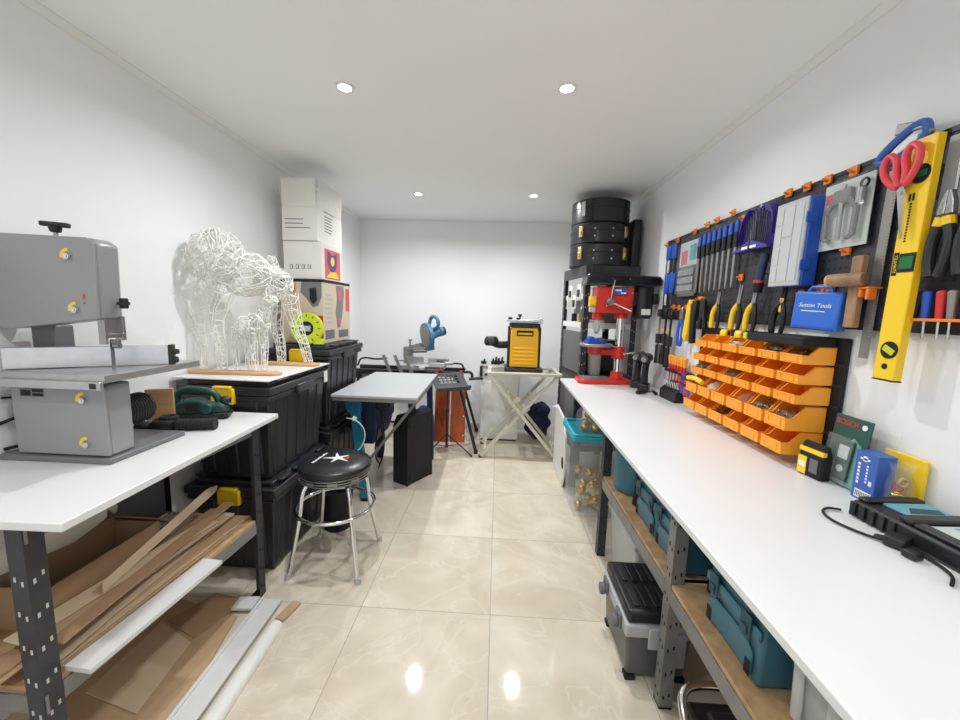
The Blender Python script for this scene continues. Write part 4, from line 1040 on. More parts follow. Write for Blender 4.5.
b = MB().lathe([(0, 0), (.105, 0), (.112, .01), (.118, .27), (.124, .272), (.124, .29), (.112, .29), (.104, .012), (0, .012)], n=40)
solo('teal_bucket', b, 'teal', 'round teal bucket on the bench shelf beside the far slotted post', 'bucket', loc=(.80, 2.10, .523))
t = thing('hand_tool', 'small silver metal hand tool standing between the teal bucket and the teal cases', 'hand tool', (.755, 1.92, .523), .4)
mk('body', MB().cyl((0, 0, 0), (0, 0, .10), .028, .022).cyl((0, 0, .10), (0, 0, .15), .018).sph((0, 0, .165), .022), 'blackm', t)
mk('lever', MB().tube(crv([(0, -.02, .15), (-.03, -.03, .19), (-.04, -.07, .20)]), .008, 8).cyl((0, 0, .17), (0, 0, .21), .010), 'chrome', t)
# dark items deep on the shelf
solo('black_box', MB().box((-.16, -.05, 0), (.16, .05, .31)), 'blackm', 'plain black box on the bench shelf between the near post and the large teal case', 'box', bevel=.006, loc=(.94, 1.255, .523))
# pale tub near
t = thing('pale_tub', 'pale translucent ribbed plastic tub on the bench shelf closest to the camera', 'storage tub', (.925, .66, .523))
b = MB().box((-.18, -.235, 0), (.18, .235, .32), taper=.02)
for k in range(5): b.bar((-.172, -.19+.095*k, .01), (-.186, -.19+.095*k, .31), .03, .010, (-1, 0, 0))
mk('body', b, 'frost', t, .006)
mk('rim', MB().box((-.198, -.25, .322), (.198, .25, .352)), 'white', t, .006)
# ---- on the floor under the bench
t = thing('floor_tub', 'translucent white tub on the floor under the bench behind the toolbox', 'storage tub', (.90, 2.02, 0))
mk('body', MB().box((-.18, -.22, 0), (.18, .22, .34), taper=.025), 'frost', t, .015)
mk('lid', MB().box((-.195, -.235, .341), (.195, .235, .37)), 'greyl', t, .008)
o = (.64, 1.54, 0)
t = thing('toolbox', 'smoky grey plastic toolbox with black ribbed lid on the floor by the middle post', 'toolbox', (.695, 1.59, 0))
b = MB().box((-.13, -.16, .02), (.13, .16, .205), taper=.012)
mk('body', b, 'smoke', t, .012)
mk('insert', MB().box((-.105, -.14, .03), (.105, .14, .17)), 'sawd', t, .01)
for (x, y) in ((-.10, -.135), (-.10, .135), (.10, -.135), (.10, .135)): mk('foot', MB().box((x-.022, y-.02, 0), (x+.022, y+.02, .0195)), 'blackm', t, .004)
mk('rim', MB().box((-.138, -.168, .206), (.138, .168, .262)), 'greyl', t, .008)
b = MB().box((-.13, -.16, .263), (.13, .16, .318))
mk('lid', b, 'black', t, .012)
b = MB()
for k in range(5):
    for s in (-1, 1): b.box((-.10+.042*k, s*.075-.06, .3185), (-.075+.042*k, s*.075+.06, .327))
mk('lid_rib', b, 'black', t, .003)
for y in (-.09, .10):
    mk('clasp', MB().box((-.150, y-.03, .20), (-.1385, y+.03, .262)).cyl((-.150, y, .215), (-.172, y, .215), .026, n=18), 'grey', t, .004)
mk('end_clasp', MB().box((-.05, -.182, .17), (.0, -.1685, .26)).box((.06, -.178, .09), (.10, -.1605, .24)), 'greyl', t, .004)
# black tool with chrome tube
t = thing('black_floor_machine', 'black wheeled machine with a bent chrome tube on the floor beyond the bench near bay', 'machine', (.86, 1.02, 0))
mk('body', MB().box((-.19, -.17, .02), (.17, .15, .22)).box((-.15, -.12, .22), (.12, .10, .245)), 'black', t, .02)
mk('chrome_tube', MB().tube(crv([(-.215, -.30, .02), (-.215, -.05, .12), (-.215, .10, .22), (-.19, .15, .255), (-.12, .165, .262), (-.02, .16, .262)], 6), .014, 12), 'chrome', t)
mk('chrome_strip', MB().bar((-.165, -.18, .235), (-.165, .06, .235), .02, .02), 'chrome', t, .003)
mk('foot', MB().box((-.17, -.15, 0), (.15, .13, .0195)), 'rubber', t)
mk('valve', MB().cyl((.02, .04, .245), (.02, .04, .275), .016).cyl((.08, .0, .245), (.08, .0, .268), .012), 'iron', t)

# ---- shelving unit
RZS = math.radians(8.0)
t = thing('shelving_unit', 'black slotted steel shelving unit in the far right corner holding the drum cases', 'shelving', (.73, 3.37, 0), RZS)
Ws, Ds = .48, .60
for (x, y, dx, dy) in ((0, 0, 1, 1), (Ws, 0, -1, 1), (0, Ds, 1, -1), (Ws, Ds, -1, -1)):
    mk('leg', slotted_post(MB(), x, y, 0, 1.90, dx, dy, step=.10), ['rack', 'holel'], t)
for z, bh in ((1.90, .10), (1.41, .045), (.95, .045), (.30, .045)):
    b = MB().box((.0501, -.002, z-bh), (Ws-.0501, .002, z)).box((-.002, .0501, z-bh), (.002, Ds-.0501, z)).box((Ws-.002, .0501, z-bh), (Ws+.002, Ds-.0501, z))
    mk('beam', b, 'lam' if z == 1.41 else 'rack', t, .001)
    mk('shelf', MB().box((.008, .008, z-.012), (Ws-.008, Ds-.008, z+.002)), 'lam' if z == 1.41 else 'rack', t)
mk('mesh_panel', MB().box((.004, .055, .96), (.008, Ds-.055, 1.33)), 'grey', t)
mk('mesh_panel', MB().box((.004, .055, .32), (.008, Ds-.055, .90)), 'sawd', t)
Xs = Matrix.Translation((.73, 3.37, 0)) @ Matrix.Rotation(RZS, 4, 'Z')
def onshelf(name, x, y, z, lo, hi, m, label, cat, group=None, bevel=.004):
    p = Xs @ Vector((x, y, z)); return solo(name, MB().box(lo, hi), m, label, cat, group, bevel, loc=p, rot=(0, 0, RZS))
onshelf('parts_box', .235, .36, 1.4135, (-.13, -.20, 0), (.19, .20, .20), 'grey', 'grey parts box on the white shelf behind the drill press head', 'box')
for k in range(5):
    y = .09+.115*k
    t2 = thing('hanging_pack', 'small carded part hanging inside the shelving unit side, %s from the front post' % ['first', 'second', 'third', 'fourth', 'fifth'][k], 'packet', Xs @ Vector((.022, y, 1.53+.09*(k % 2))), RZS, 'carded parts on the shelving side')
    mk('card', MB().box((-.002, -.042, 0), (.002, .042, .13)), 'cardw', t2); mk('part', MB().box((-.014, -.022, .02), (-.0025, .022, .085)), 'black', t2, .004)
for k in range(3):
    onshelf('small_bottle', .07, .12+.16*k, 1.4135, (-.02, -.02, 0), (.02, .02, .075), 'brass' if k == 1 else 'blackm', 'small container at the edge of the white shelf, %s from the front post' % ['first', 'second', 'third'][k], 'container', 'small containers on the white shelf', .006)
onshelf('black_crate', .245, .33, .9535, (-.17, -.20, 0), (.17, .22, .30), 'black', 'black crate on the shelving behind the drill press column', 'crate', None, .01)
t2 = thing('clear_jug', 'grey translucent plastic jar on the shelving behind the drill press table', 'jar', Xs @ Vector((.15, .066, .9525)))

b = MB().lathe([(0, 0), (.05, 0), (.055, .01), (.058, .17), (.05, .18), (0, .18)], n=24); mk('jar', b, 'frost', t2)
# drum cases
def drum(z, h, label, style):
    c = (.892, 3.675, z)
    t = thing('drum_case', label, 'drum case', c, .1, group='round black drum cases')
    R = .25
    b = MB().lathe([(0, 0), (R-.012, 0), (R, .012), (R, h-.012), (R-.012, h), (0, h)], n=56); mk('shell', b, 'vinyl', t)
    b = MB().torus((0, 0, h*.62), R, .0035, n=56, m=6).torus((0, 0, h-.008), R-.004, .005, n=56, m=6).torus((0, 0, .008), R-.004, .005, n=56, m=6); mk('seam', b, 'blackm', t)
    if style:
        for a in (-2.55, -.85):
            X = Matrix.Rotation(a, 4, 'Z'); mk('latch', MB(X).box((R-.004, -.020, h*.30), (R+.012, .020, h*.85)).box((R+.008, -.012, h*.42), (R+.018, .012, h*.62)), 'brass', t, .005)
        for a in (-2.05, -1.45):
            X = Matrix.Rotation(a, 4, 'Z')
            for zz in (.32, .68): mk('rivet', MB(X).cyl((R-.002, 0, h*zz), (R+.005, 0, h*zz), .007, n=10), 'chrome', t)
    else:
        X = Matrix.Rotation(-2.5, 4, 'Z'); mk('latch', MB(X).box((R-.004, -.018, h*.25), (R+.012, .018, h*.9)), 'chrome', t, .006)
        X = Matrix.Rotation(-2.15, 4, 'Z'); mk('strap', MB(X).box((R-.003, -.008, .01), (R+.004, .008, h-.01)), 'rubber', t)
        X = Matrix.Rotation(-.95, 4, 'Z'); mk('strap', MB(X).box((R-.003, -.012, .01), (R+.006, .012, h-.01)), 'rubber', t)
drum(1.904, .192, 'lowest of the three round black drum cases on the shelving unit', True)
drum(2.098, .172, 'middle one of the three round black drum cases, with two brass latches', True)
drum(2.272, .196, 'top one of the three round black drum cases, just under the ceiling', False)
solo('tall_black_case', MB().box((-.04, -.17, 0), (.04, .20, .42)), 'vinyl', 'tall flat black case standing between the drum cases and the right wall', 'case', bevel=.02, loc=(1.192, 3.72, 1.9035), rot=(0, 0, 0))

# ---- drill press
o = (.86, 3.16, .938)
t = thing('drill_press', 'red benchtop drill press with a black belt cover at the long bench far end', 'drill press', o)
b = W(o).prism([(.655, 3.07), (.70, 3.035), (1.05, 3.06), (1.09, 3.10), (1.08, 3.24), (1.04, 3.275), (.70, 3.265), (.66, 3.23)], 'z', .938, .972)
mk('base', b, 'red', t, .008)
mk('base_face', W(o).box((.69, 3.065, .9725), (.92, 3.235, .976)), 'iron', t, .001)
mk('column_collar', W(o).cyl((.985, 3.17, .972), (.985, 3.17, 1.03), .055, .046, 26), 'red', t, .004)
mk('column', W(o).cyl((.985, 3.17, 1.03), (.985, 3.17, 1.56), .031, n=26), 'chrome', t)
mk('rack_strip', W(o).box((1.014, 3.16, 1.05), (1.024, 3.18, 1.40)), 'iron', t)
b = W(o).box((.77, 3.13, 1.165), (.99, 3.21, 1.212)).cyl((.985, 3.17, 1.135), (.985, 3.17, 1.235), .05, n=24).cyl((.80, 3.17, 1.17), (.80, 3.17, 1.228), .06, n=20).cyl((1.03, 3.10, 1.18), (1.03, 3.24, 1.18), .014)
mk('table_bracket', b, 'red', t, .004)
mk('table', W(o).lathe([(0, 1.229), (.122, 1.229), (.132, 1.236), (.132, 1.250), (.126, 1.255), (0, 1.255)], c=(.80, 3.16, 0), n=44), 'iron', t)
mk('table_crank', W(o).tube([(1.0, 3.09, 1.18), (1.08, 3.06, 1.20)], .006, 8), 'iron', t)
b = W(o).box((.765, 3.095, 1.50), (1.05, 3.255, 1.705)).box((.84, 3.085, 1.53), (1.03, 3.094, 1.64)).cyl((.985, 3.17, 1.46), (.985, 3.17, 1.50), .052, n=26).cyl((.80, 3.17, 1.445), (.80, 3.17, 1.50), .042, n=24)
mk('head', b, 'red', t, .008)
for (x, z) in ((1.035, 1.66), (1.035, 1.60), (1.035, 1.54)): mk('bolt', W(o).cyl((x, 3.095, z), (x, 3.082, z), .008, n=10), 'chrome', t)
mk('maker_plate', W(o).box((.895, 3.083, 1.645), (.99, 3.0945, 1.695)), 'packb', t)
mk('plate_print', W(o).box((.90, 3.0818, 1.672), (.95, 3.083, 1.684)).box((.945, 3.0818, 1.652), (.985, 3.083, 1.664)), 'white', t)
b = W(o).prism([(.675, 1.715), (1.25, 1.715), (1.25, 1.765), (1.235, 1.79), (.70, 1.805), (.68, 1.79)], 'y', 3.06, 3.275)
mk('belt_cover', b, 'blackg', t, .014)
for x in (.87, 1.0): mk('cover_screw', W(o).cyl((x, 3.06, 1.765), (x, 3.053, 1.765), .006, n=10), 'chrome', t)
b = W(o).cyl((1.15, 3.17, 1.48), (1.15, 3.17, 1.71), .075, n=30).cyl((1.15, 3.17, 1.465), (1.15, 3.17, 1.48), .062, n=30)
mk('motor', b, 'black', t, .004)
mk('motor_mount', W(o).box((1.05, 3.13, 1.56), (1.09, 3.21, 1.67)), 'black', t)
mk('motor_label', W(o).box((1.118, 3.0925, 1.495), (1.185, 3.10, 1.54)), 'white', t)
mk('junction_box', W(o).box((1.205, 3.10, 1.58), (1.245, 3.20, 1.66)), 'black', t, .005)
hb = W(o).cyl((.865, 3.094, 1.588), (.865, 3.045, 1.588), .036, .028, 22)
mk('feed_hub', hb, 'steel', t, .004)
for a in (1.5, -.42, -2.5):
    p0 = Vector((.865, 3.06, 1.588)); p1 = p0+Vector((.165*math.cos(a), -.04, .165*math.sin(a))) if a != -2.5 else p0+Vector((-.04, -.05, -.03))
    mk('feed_handle', W(o).tube([p0, p1], .006, 8), 'chrome', t)
b = W(o).cyl((.80, 3.17, 1.40), (.80, 3.17, 1.445), .018).cyl((.80, 3.17, 1.355), (.80, 3.17, 1.40), .024, .028).cyl((.80, 3.17, 1.335), (.80, 3.17, 1.355), .012, .022)
mk('chuck', b, 'steel', t)
mk('chuck_guard', W(o).lathe([(.062, 1.35), (.062, 1.445), (.058, 1.445), (.058, 1.35)], c=(.80, 3.17, 0), n=26, a0=PI, a1=2*PI), 'clear', t)
mk('stop_switch', W(o).box((.715, 3.09, 1.55), (.764, 3.15, 1.63)).cyl((.735, 3.085, 1.59), (.735, 3.07, 1.59), .028, n=18), 'yel', t, .005)
mk('switch_base', W(o).box((.72, 3.10, 1.505), (.764, 3.15, 1.549)), 'greyl', t, .004)
# blue vice on its table
t = thing('drill_vice', 'small cobalt blue vice sitting on the drill press table', 'vice', (.785, 3.15, 1.256), .2)
mk('bed', MB().box((-.075, -.035, 0), (.085, .035, .022)), 'blue', t, .004)
mk('jaw', MB().box((-.06, -.035, .0225), (-.02, .035, .055)).box((.005, -.03, .0225), (.025, .03, .045)), 'blue', t, .005)
mk('screw', MB().cyl((.025, 0, .03), (.12, 0, .03), .006).cyl((.12, -.03, .03), (.12, .03, .03), .004), 'chrome', t)

# ---- two cordless drivers
for i, (x, y, rz, lb) in enumerate(((1.09, 2.995, -2.2, 'dark cordless driver standing on its battery, the one nearer the drill press'), (1.10, 2.875, -2.1, 'dark cordless driver standing on its battery, the one nearer the bit block'))):
    t = thing('cordless_driver', lb, 'cordless drill', (x, y, .938), rz, 'pair of cordless drivers')
    mk('battery', MB().box((-.055, -.036, 0), (.055, .036, .055)), 'black', t, .010)
    mk('grip', MB().tube([(0.0, 0, .056), (-.005, 0, .12), (-.02, 0, .19), (-.025, 0, .215)], [.028, .022, .024, .030], 14), 'mesh', t)
    mk('motor_housing', MB().cyl((-.085, 0, .238), (.055, 0, .238), .036, .033, 22).sph((-.085, 0, .238), (.022, .036, .036)), 'grey' if i == 9 else 'black', t, .004)
    mk('chuck', MB().cyl((.055, 0, .238), (.10, 0, .238), .024, .016, 18), 'iron', t)
    mk('trigger', MB().box((.012, -.010, .165), (.030, .010, .20)), 'blackg', t, .004)
# little black tools on the bench
for i, (x, y, a, lb) in enumerate(((1.05, 2.74, .4, 'small black tool lying on the bench in front of the drivers'), (1.13, 2.755, 1.4, 'small black and silver tool lying on the bench next to the bit block'))):
    t = thing('small_hand_tool', lb, 'hand tool', (x, y, .938), a)
    mk('handle', MB().cyl((-.06, 0, .014), (.02, 0, .014), .012, .010), 'blackm', t); mk('shaft', MB().cyl((.02, 0, .014), (.075, 0, .012), .006, .004), 'steel' if i else 'blackm', t)
# bit block
t = thing('bit_block', 'black slotted bit holder block on the bench under the coloured screwdrivers', 'bit holder', (1.19, 2.58, .938), .08)
mk('block', MB().prism([(-.05, 0), (.05, 0), (.05, .12), (.02, .12), (-.05, .06)], 'y', -.10, .10), 'black', t, .004)
for k in range(6): mk('bit', MB().cyl((-.02, -.08+.03*k, .085), (-.035, -.08+.03*k, .13), .0045, n=8), 'chrome', t)

# ---- pegboards
def pegboard_mat():
    m = bpy.data.materials.new('black_pegboard'); m.use_nodes = True; nt = m.node_tree; b = nt.nodes['Principled BSDF']; N = nt.nodes.new; L = nt.links.new
    tc = N('ShaderNodeTexCoord'); sx = N('ShaderNodeSeparateXYZ'); L(tc.outputs['Object'], sx.inputs[0]); ms = []
    for ax, per, lim in (('Y', .026, .20), ('Z', .034, .17)):
        d = N('ShaderNodeMath'); d.operation = 'DIVIDE'; L(sx.outputs[ax], d.inputs[0]); d.inputs[1].default_value = per
        pp = N('ShaderNodeMath'); pp.operation = 'PINGPONG'; L(d.outputs[0], pp.inputs[0]); pp.inputs[1].default_value = .5
        lt = N('ShaderNodeMath'); lt.operation = 'LESS_THAN'; L(pp.outputs[0], lt.inputs[0]); lt.inputs[1].default_value = lim; ms.append(lt)
    mu = N('ShaderNodeMath'); mu.operation = 'MULTIPLY'; L(ms[0].outputs[0], mu.inputs[0]); L(ms[1].outputs[0], mu.inputs[1])
    mx = N('ShaderNodeMixRGB'); L(mu.outputs[0], mx.inputs['Fac']); mx.inputs['Color1'].default_value = (.032, .033, .042, 1); mx.inputs['Color2'].default_value = (.008, .008, .010, 1)
    L(mx.outputs['Color'], b.inputs['Base Color']); b.inputs['Roughness'].default_value = .5
    bp = N('ShaderNodeBump'); bp.inputs['Strength'].default_value = .6; bp.inputs['Distance'].default_value = .003; bp.invert = True; L(mu.outputs[0], bp.inputs['Height']); L(bp.outputs['Normal'], b.inputs['Normal'])
    return m
M['peg'] = pegboard_mat()
PBX = 1.242
for (y0, y1, lb) in ((2.435, 3.02, 'black pegboard panel farthest along the right wall, behind the clamps'), (1.847, 2.432, 'black pegboard panel behind the row of files and the hex key holder'), (1.259, 1.844, 'black pegboard panel behind the puller pack and the blue case'), (.60, 1.250, 'black pegboard panel at the near end behind the screwdriver row')):
    t = thing('pegboard', lb, 'pegboard', (1.25, (y0+y1)/2, 1.755), group='black pegboard panels')
    w_ = (y1-y0)/2
    mk('panel', MB().box((PBX-1.25, -w_, -.287), (.008, w_, .285)), 'peg', t, .003)
    mk('frame_lip', MB().box((PBX-1.253, -w_, .27), (PBX-1.2502, w_, .285)).box((PBX-1.253, -w_, -.287), (PBX-1.2502, w_, -.272)), 'black', t)
    mk('mount', MB().box((.0082, -w_+.02, -.25), (.0098, w_-.02, .25)), 'blackm', t)
# orange hooks
HK = [(3.0, 2.01), (2.83, 2.015), (2.60, 2.03), (2.45, 2.04), (2.35, 2.045), (2.20, 2.05), (2.105, 2.0), (2.07, 1.70), (1.80, 2.035), (1.70, 2.03), (1.60, 2.025), (1.49, 2.02), (1.475, 1.745), (1.655, 1.60), (1.36, 2.01), (1.285, 2.01), (1.13, 2.03), (1.56, 1.615), (1.52, 1.62), (2.62, 1.55), (2.72, 1.55), (2.80, 1.555), (2.46, 1.60)]
HN = 'orange plastic pegboard hook'
for i, (y, z) in enumerate(HK):
    b = MB().box((-.010, -.016, -.016), (-.0005, .016, .018)).cyl((-.010, 0, -.004), (-.028, 0, .004), .005, n=8)
    solo('hanging_hook', b, 'orad', 'small orange plastic hook clipped on the black pegboard', 'hook', 'orange pegboard hooks', .002, loc=(PBX-.0035, y, z))

PX = 1.225   # plane of the hung tools
# blue clamps
for i, (y, lb) in enumerate(((2.905, 'blue and white trigger clamp hanging at the far end of the pegboard'), (2.82, 'blue trigger clamp hanging beside the blister pack of bits'))):
    t = thing('trigger_clamp', lb, 'clamp', (PX-.012, y, 1.99), group='blue trigger clamps')
    mk('bar', MB().box((-.004, -.008, -.42), (.004, .008, 0)), 'white' if i == 0 else 'steel', t)
    hang(t, 0.025); mk('jaw', MB().box((-.012, -.03, -.10), (.012, .03, 0)), 'blue', t, .008)
    mk('handle', MB().box((-.014, -.02, -.34), (.014, .02, -.19)).cbox((0, -.03, -.26), (.02, .02, .12), (.2, 0, 0)), 'blue', t, .008)
# blister pack of bits
t = thing('bit_set_pack', 'clear blister pack of assorted bits with colourful card hanging on the pegboard', 'tool pack', (PX-.01, 2.625, 1.80))
mk('card', MB().box((.004, -.115, -.175), (.007, .115, .175)), 'sawd', t)
mk('top_print', MB().box((.002, -.115, .02), (.0038, .115, .175)), 'leaf', t)
mk('picture_print', MB().box((.0005, .01, .03), (.0018, .09, .12)), 'pink', t); mk('picture_print', MB().box((.0005, -.10, .05), (.0018, -.02, .15)), 'screen', t)
b = MB()
for k in range(7):
    for j in range(3): b.cyl((-.006, -.09+.03*k, -.14+.05*j), (-.006, -.09+.03*k, -.105+.05*j), .008, n=8)
mk('bits', b, 'steel', t); t.children[-1]['kind'] = 'stuff'
mk('blister', MB().box((-.018, -.105, -.16), (-.016, .105, .16)), 'film', t, .002)
# files
for k in range(8):
    y = 2.475-.0525*k
    z = 1.972+.002*k
    t = thing('hand_file', 'blue-handled file on the pegboard, %s of the row from the far end' % ['first', 'second', 'third', 'fourth', 'fifth', 'sixth', 'seventh', 'eighth'][k], 'file', (PX-.015, y, z), group='row of files')
    mk('handle', MB().cyl((0, 0, -.055), (0, 0, .0), .013, .010, 14).sph((0, 0, 0), (.010, .010, .006)), 'blue', t)
    hang(t, 0.03); mk('grip', MB().cyl((0, 0, -.125), (0, 0, -.0555), .011, .014, 14), 'black', t)
    mk('blade', MB().prism([(-.010, -.126), (.010, -.126), (.009, -.29), (.004, -.335), (-.004, -.335), (-.009, -.29)], 'x', -.003, .003), 'iron', t)
# hex key holder
t = thing('hex_key_holder', 'dark blue fan-shaped holder full of hex keys hanging on the pegboard', 'hex key set', (PX-.03, 1.925, 1.915))
for s in (-1, 1):
    mk('half', MB().prism([(.004*s, -.09), (.118*s, -.09), (.125*s, -.05), (.11*s, .05), (.07*s, .10), (.004*s, .105)], 'x', .016, .03), 'dblue', t, .003)
    mk('side_wall', MB().prism([(.125*s, -.05), (.11*s, .05), (.07*s, .10), (.063*s, .094), (.102*s, .047), (.127*s, -.05)], 'x', -.012, .016), 'dblue', t)
    for k in range(6):
        y = s*(.016+.016*k); top_ = .085-.012*k
        mk('hex_key', MB().tube([(0, y*.72, -.085), (-.002, y, top_-.012), (-.004, y+.002*s, top_), (-.004, y+.012*s, top_+.003)], .0042-.0004*k, 6), 'blackg', t)
    mk('skirt', MB().prism([(.004*s, -.055), (.115*s, -.09), (.125*s, -.105), (.004*s, -.10)], 'x', -.03, .015), 'dblue', t, .003)
    mk('skirt_label', MB().box((-.0315, .03*s-.022, -.094), (-.0302, .03*s+.022, -.082)), 'white', t)
mk('centre_rib', MB().box((.005, -.0025, -.06), (.0155, .0025, .105)), 'white', t)
# ratchet screwdriver
t = thing('ratchet_screwdriver', 'blue and black pistol screwdriver with a red ring hanging under the hex key holder', 'screwdriver', (PX-.02, 1.872, 1.70))
mk('handle', MB().tube(crv([(0, -.012, .09), (0, -.004, .05), (0, .006, 0), (0, .010, -.03)]), [.018]*18+[.020], 14), 'navy', t)
hang(t, 0.035); mk('ring', MB().cyl((0, .010, -.028), (0, .011, -.040), .022, n=18), 'redp', t)
mk('nose', MB().cyl((0, .011, -.040), (0, .014, -.085), .022, .017, 18), 'blackm', t)
# organiser
t = thing('organiser_case', 'clear-lidded small parts organiser with a blue body hanging on the pegboard', 'organiser', (PX-.005, 1.675, 1.80), 0, rot=(.015, 0, 0))
mk('body', MB().box((-.045, -.085, -.17), (.012, .085, .17)), 'blue', t, .006)
mk('lid', MB().box((-.056, -.083, -.168), (-.0455, .083, .168)), 'frost', t, .004)
b = MB()
for (y0, y1, z0, z1) in ((-.07, -.03, -.15, .15), (-.022, .03, -.15, .02), (-.022, .03, .03, .15), (.038, .072, -.15, -.09), (.038, .072, -.08, -.01), (.038, .072, .0, .07), (.038, .072, .08, .15)): b.box((-.0585, y0, z0), (-.0565, y1, z1))
mk('compartments', b, 'frost', t, .002); t.children[-1]['kind'] = 'stuff'
for z in (-.09, .09): mk('clasp', MB().box((-.06, -.092, z-.02), (-.02, -.0855, z+.02)), 'blue', t, .003)
# puller pack
t = thing('puller_pack', 'clear blister pack holding a grey two-arm bearing puller on the pegboard', 'tool pack', (PX-.005, 1.492, 1.875), rot=(.0, 0, 0))
mk('card', MB().box((.004, -.098, -.118), (.007, .098, .118)), 'leaf', t)
mk('red_print', MB().box((.002, .035, .05), (.0035, .085, .085)), 'redp', t)
b = MB().box((-.02, -.035, .035), (0, .035, .085))
mk('puller_yoke', b, 'sawd', t, .005)
for s in (-1, 1): mk('puller_arm', MB().bar((-.012, s*.03, .05), (-.012, s*.062, .01), .018, .014, (1, 0, 0)).bar((-.012, s*.062, .015), (-.012, s*.058, -.085), .018, .014, (1, 0, 0)).bar((-.012, s*.06, -.08), (-.012, s*.035, -.09), .014, .014, (1, 0, 0)), 'grey', t, .003)
mk('puller_screw', MB().cyl((-.012, 0, -.09), (-.012, 0, .10), .008).cyl((-.012, -.07, .02), (-.012, -.07, .07), .012), 'steel', t)
mk('spare_hook', MB().torus((-.008, -.075, .085), .014, .004, axis='x', n=18, m=6), 'blackm', t)
mk('blister', MB().box((-.0215, -.096, -.116), (-.0203, .055, .116)), 'film', t, .002)
# blue case
t = thing('drill_bit_case', 'blue plastic drill bit case with white script lettering hanging below the puller pack', 'tool case', (1.182, 1.492, 1.462), .0, rot=(.06, 0, .30))
mk('shell', MB().box((-.03, -.079, .0), (.022, .079, .138)), 'caseblue', t, .008)
mk('handle', MB().tube([(0, .05, .138), (0, .04, .155), (0, -.02, .155), (0, -.03, .138)], .006, 8), 'caseblue', t)
mk('hinge', MB().box((-.034, -.07, .004), (-.0305, .07, .012)), 'blue', t)
TXT = []
TXT.append(('Sutton Tools', .021, t, (-.0312, .002, .088), ROT_NX, 'white', .25))
mk('underline', MB().box((-.0312, -.035, .066), (-.0304, .045, .069)), 'white', t)
# mallet
t = thing('wooden_mallet', 'brown wooden mallet hanging on an orange bracket beside the blue case', 'mallet', (1.20, 1.378, 1.60))
mk('handle', MB().box((-.012, -.022, -.125), (.012, .018, .115)), 'wood2', t, .005)
mk('head', MB().cyl((-.045, .05, .035), (-.015, -.045, .035), .022, n=22), 'wood2', t, .003)
hang(t, 0.04); mk('head_cap', MB().cyl((-.0475, .058, .035), (-.0453, .0505, .035), .020, n=22), 'wood', t, .002)
b = MB().box((-.02, -.062, .0), (.026, -.0235, .007)).box((-.02, -.035, -.026), (.01, -.027, .0)).box((-.02, -.062, -.034), (.01, -.052, .0))
solo('hanging_bracket', b, 'orad', 'orange double-prong bracket holding the wooden mallet', 'hook', bevel=.003, loc=(1.20, 1.372, 1.602))
# steel ruler
t = thing('steel_ruler', 'long steel ruler hanging between the mallet and the yellow level', 'ruler', (1.231, 1.343, 1.69), rot=(.015, 0, 0))
mk('blade', MB().box((-.001, -.017, -.315), (.001, .017, .315)), 'iron', t)
b = MB()
for k in range(60): b.box((-.0014, -.0165, -.30+.0102*k), (-.0011, -.0165+(.012 if k % 5 == 0 else .007), -.2992+.0102*k))
hang(t, 0.010); mk('graduations', b, 'blackm', t); t.children[-1]['kind'] = 'stuff'
# level
t = thing('spirit_level', 'yellow spirit level with three green vials hanging on the pegboard', 'spirit level', (1.185, 1.208, 1.67), rot=(.0, 0, .0))
LR = -.008
X = Matrix.Rotation(.012, 4, 'X')
mk('body', MB(X).box((-.012, -.033, -.345), (.012, .033, .345)), 'yels', t, .003)
mk('side_channel', MB(X).box((-.010, -.0335, -.34), (.010, -.0332, .34)), 'yel', t)
mk('end_cap', MB(X).box((-.0125, -.0335, -.349), (.0125, .0335, -.3455)), 'blackm', t, .001)
for (z, sh) in ((.245, 0), (.0, 1), (-.255, 2)):
    if sh == 1: mk('vial_window', MB(X).box((-.0135, -.034, z-.027), (-.0122, .012, z+.027)), 'blackm', t)
    else: mk('vial_window', MB(X).cyl((-.0135, -.006, z), (-.0122, -.006, z), .026, n=26), 'blackm', t)
    mk('vial', MB(X).box((-.016, -.030, z-.018), (-.0137, .008, z+.018)) if sh == 1 else MB(X).cbox((-.0150, -.006, z), (.0025, .036, .018), (.5 if sh == 2 else 0, 0, 0)), 'greenv' if sh < 2 else 'lime', t, .001)
hang(t, 0.055); mk('hang_hole', MB(X).cyl((-.0130, .0, -.305), (-.0122, .0, -.305), .009, n=18), 'blackm', t)
mk('logo_plate', MB(X).box((-.0128, .014, -.035), (-.0122, .029, .032)), 'blackm', t, .001)
TXT.append(('STANLEY', .0125, t, (-.0131, .0213, -.0015), (PI, -PI/2, 0), 'yels', 0))
b = MB(X)
for k in range(14): b.box((-.0126, .004, .06+.008*k), (-.0121, .010, .065+.008*k))
b.box((-.0126, .0, .175), (-.0121, .006, .195)).box((-.0126, .010, .175), (-.0121, .016, .195))
mk('body_print', b, 'blackm', t); t.children[-1]['kind'] = 'stuff'
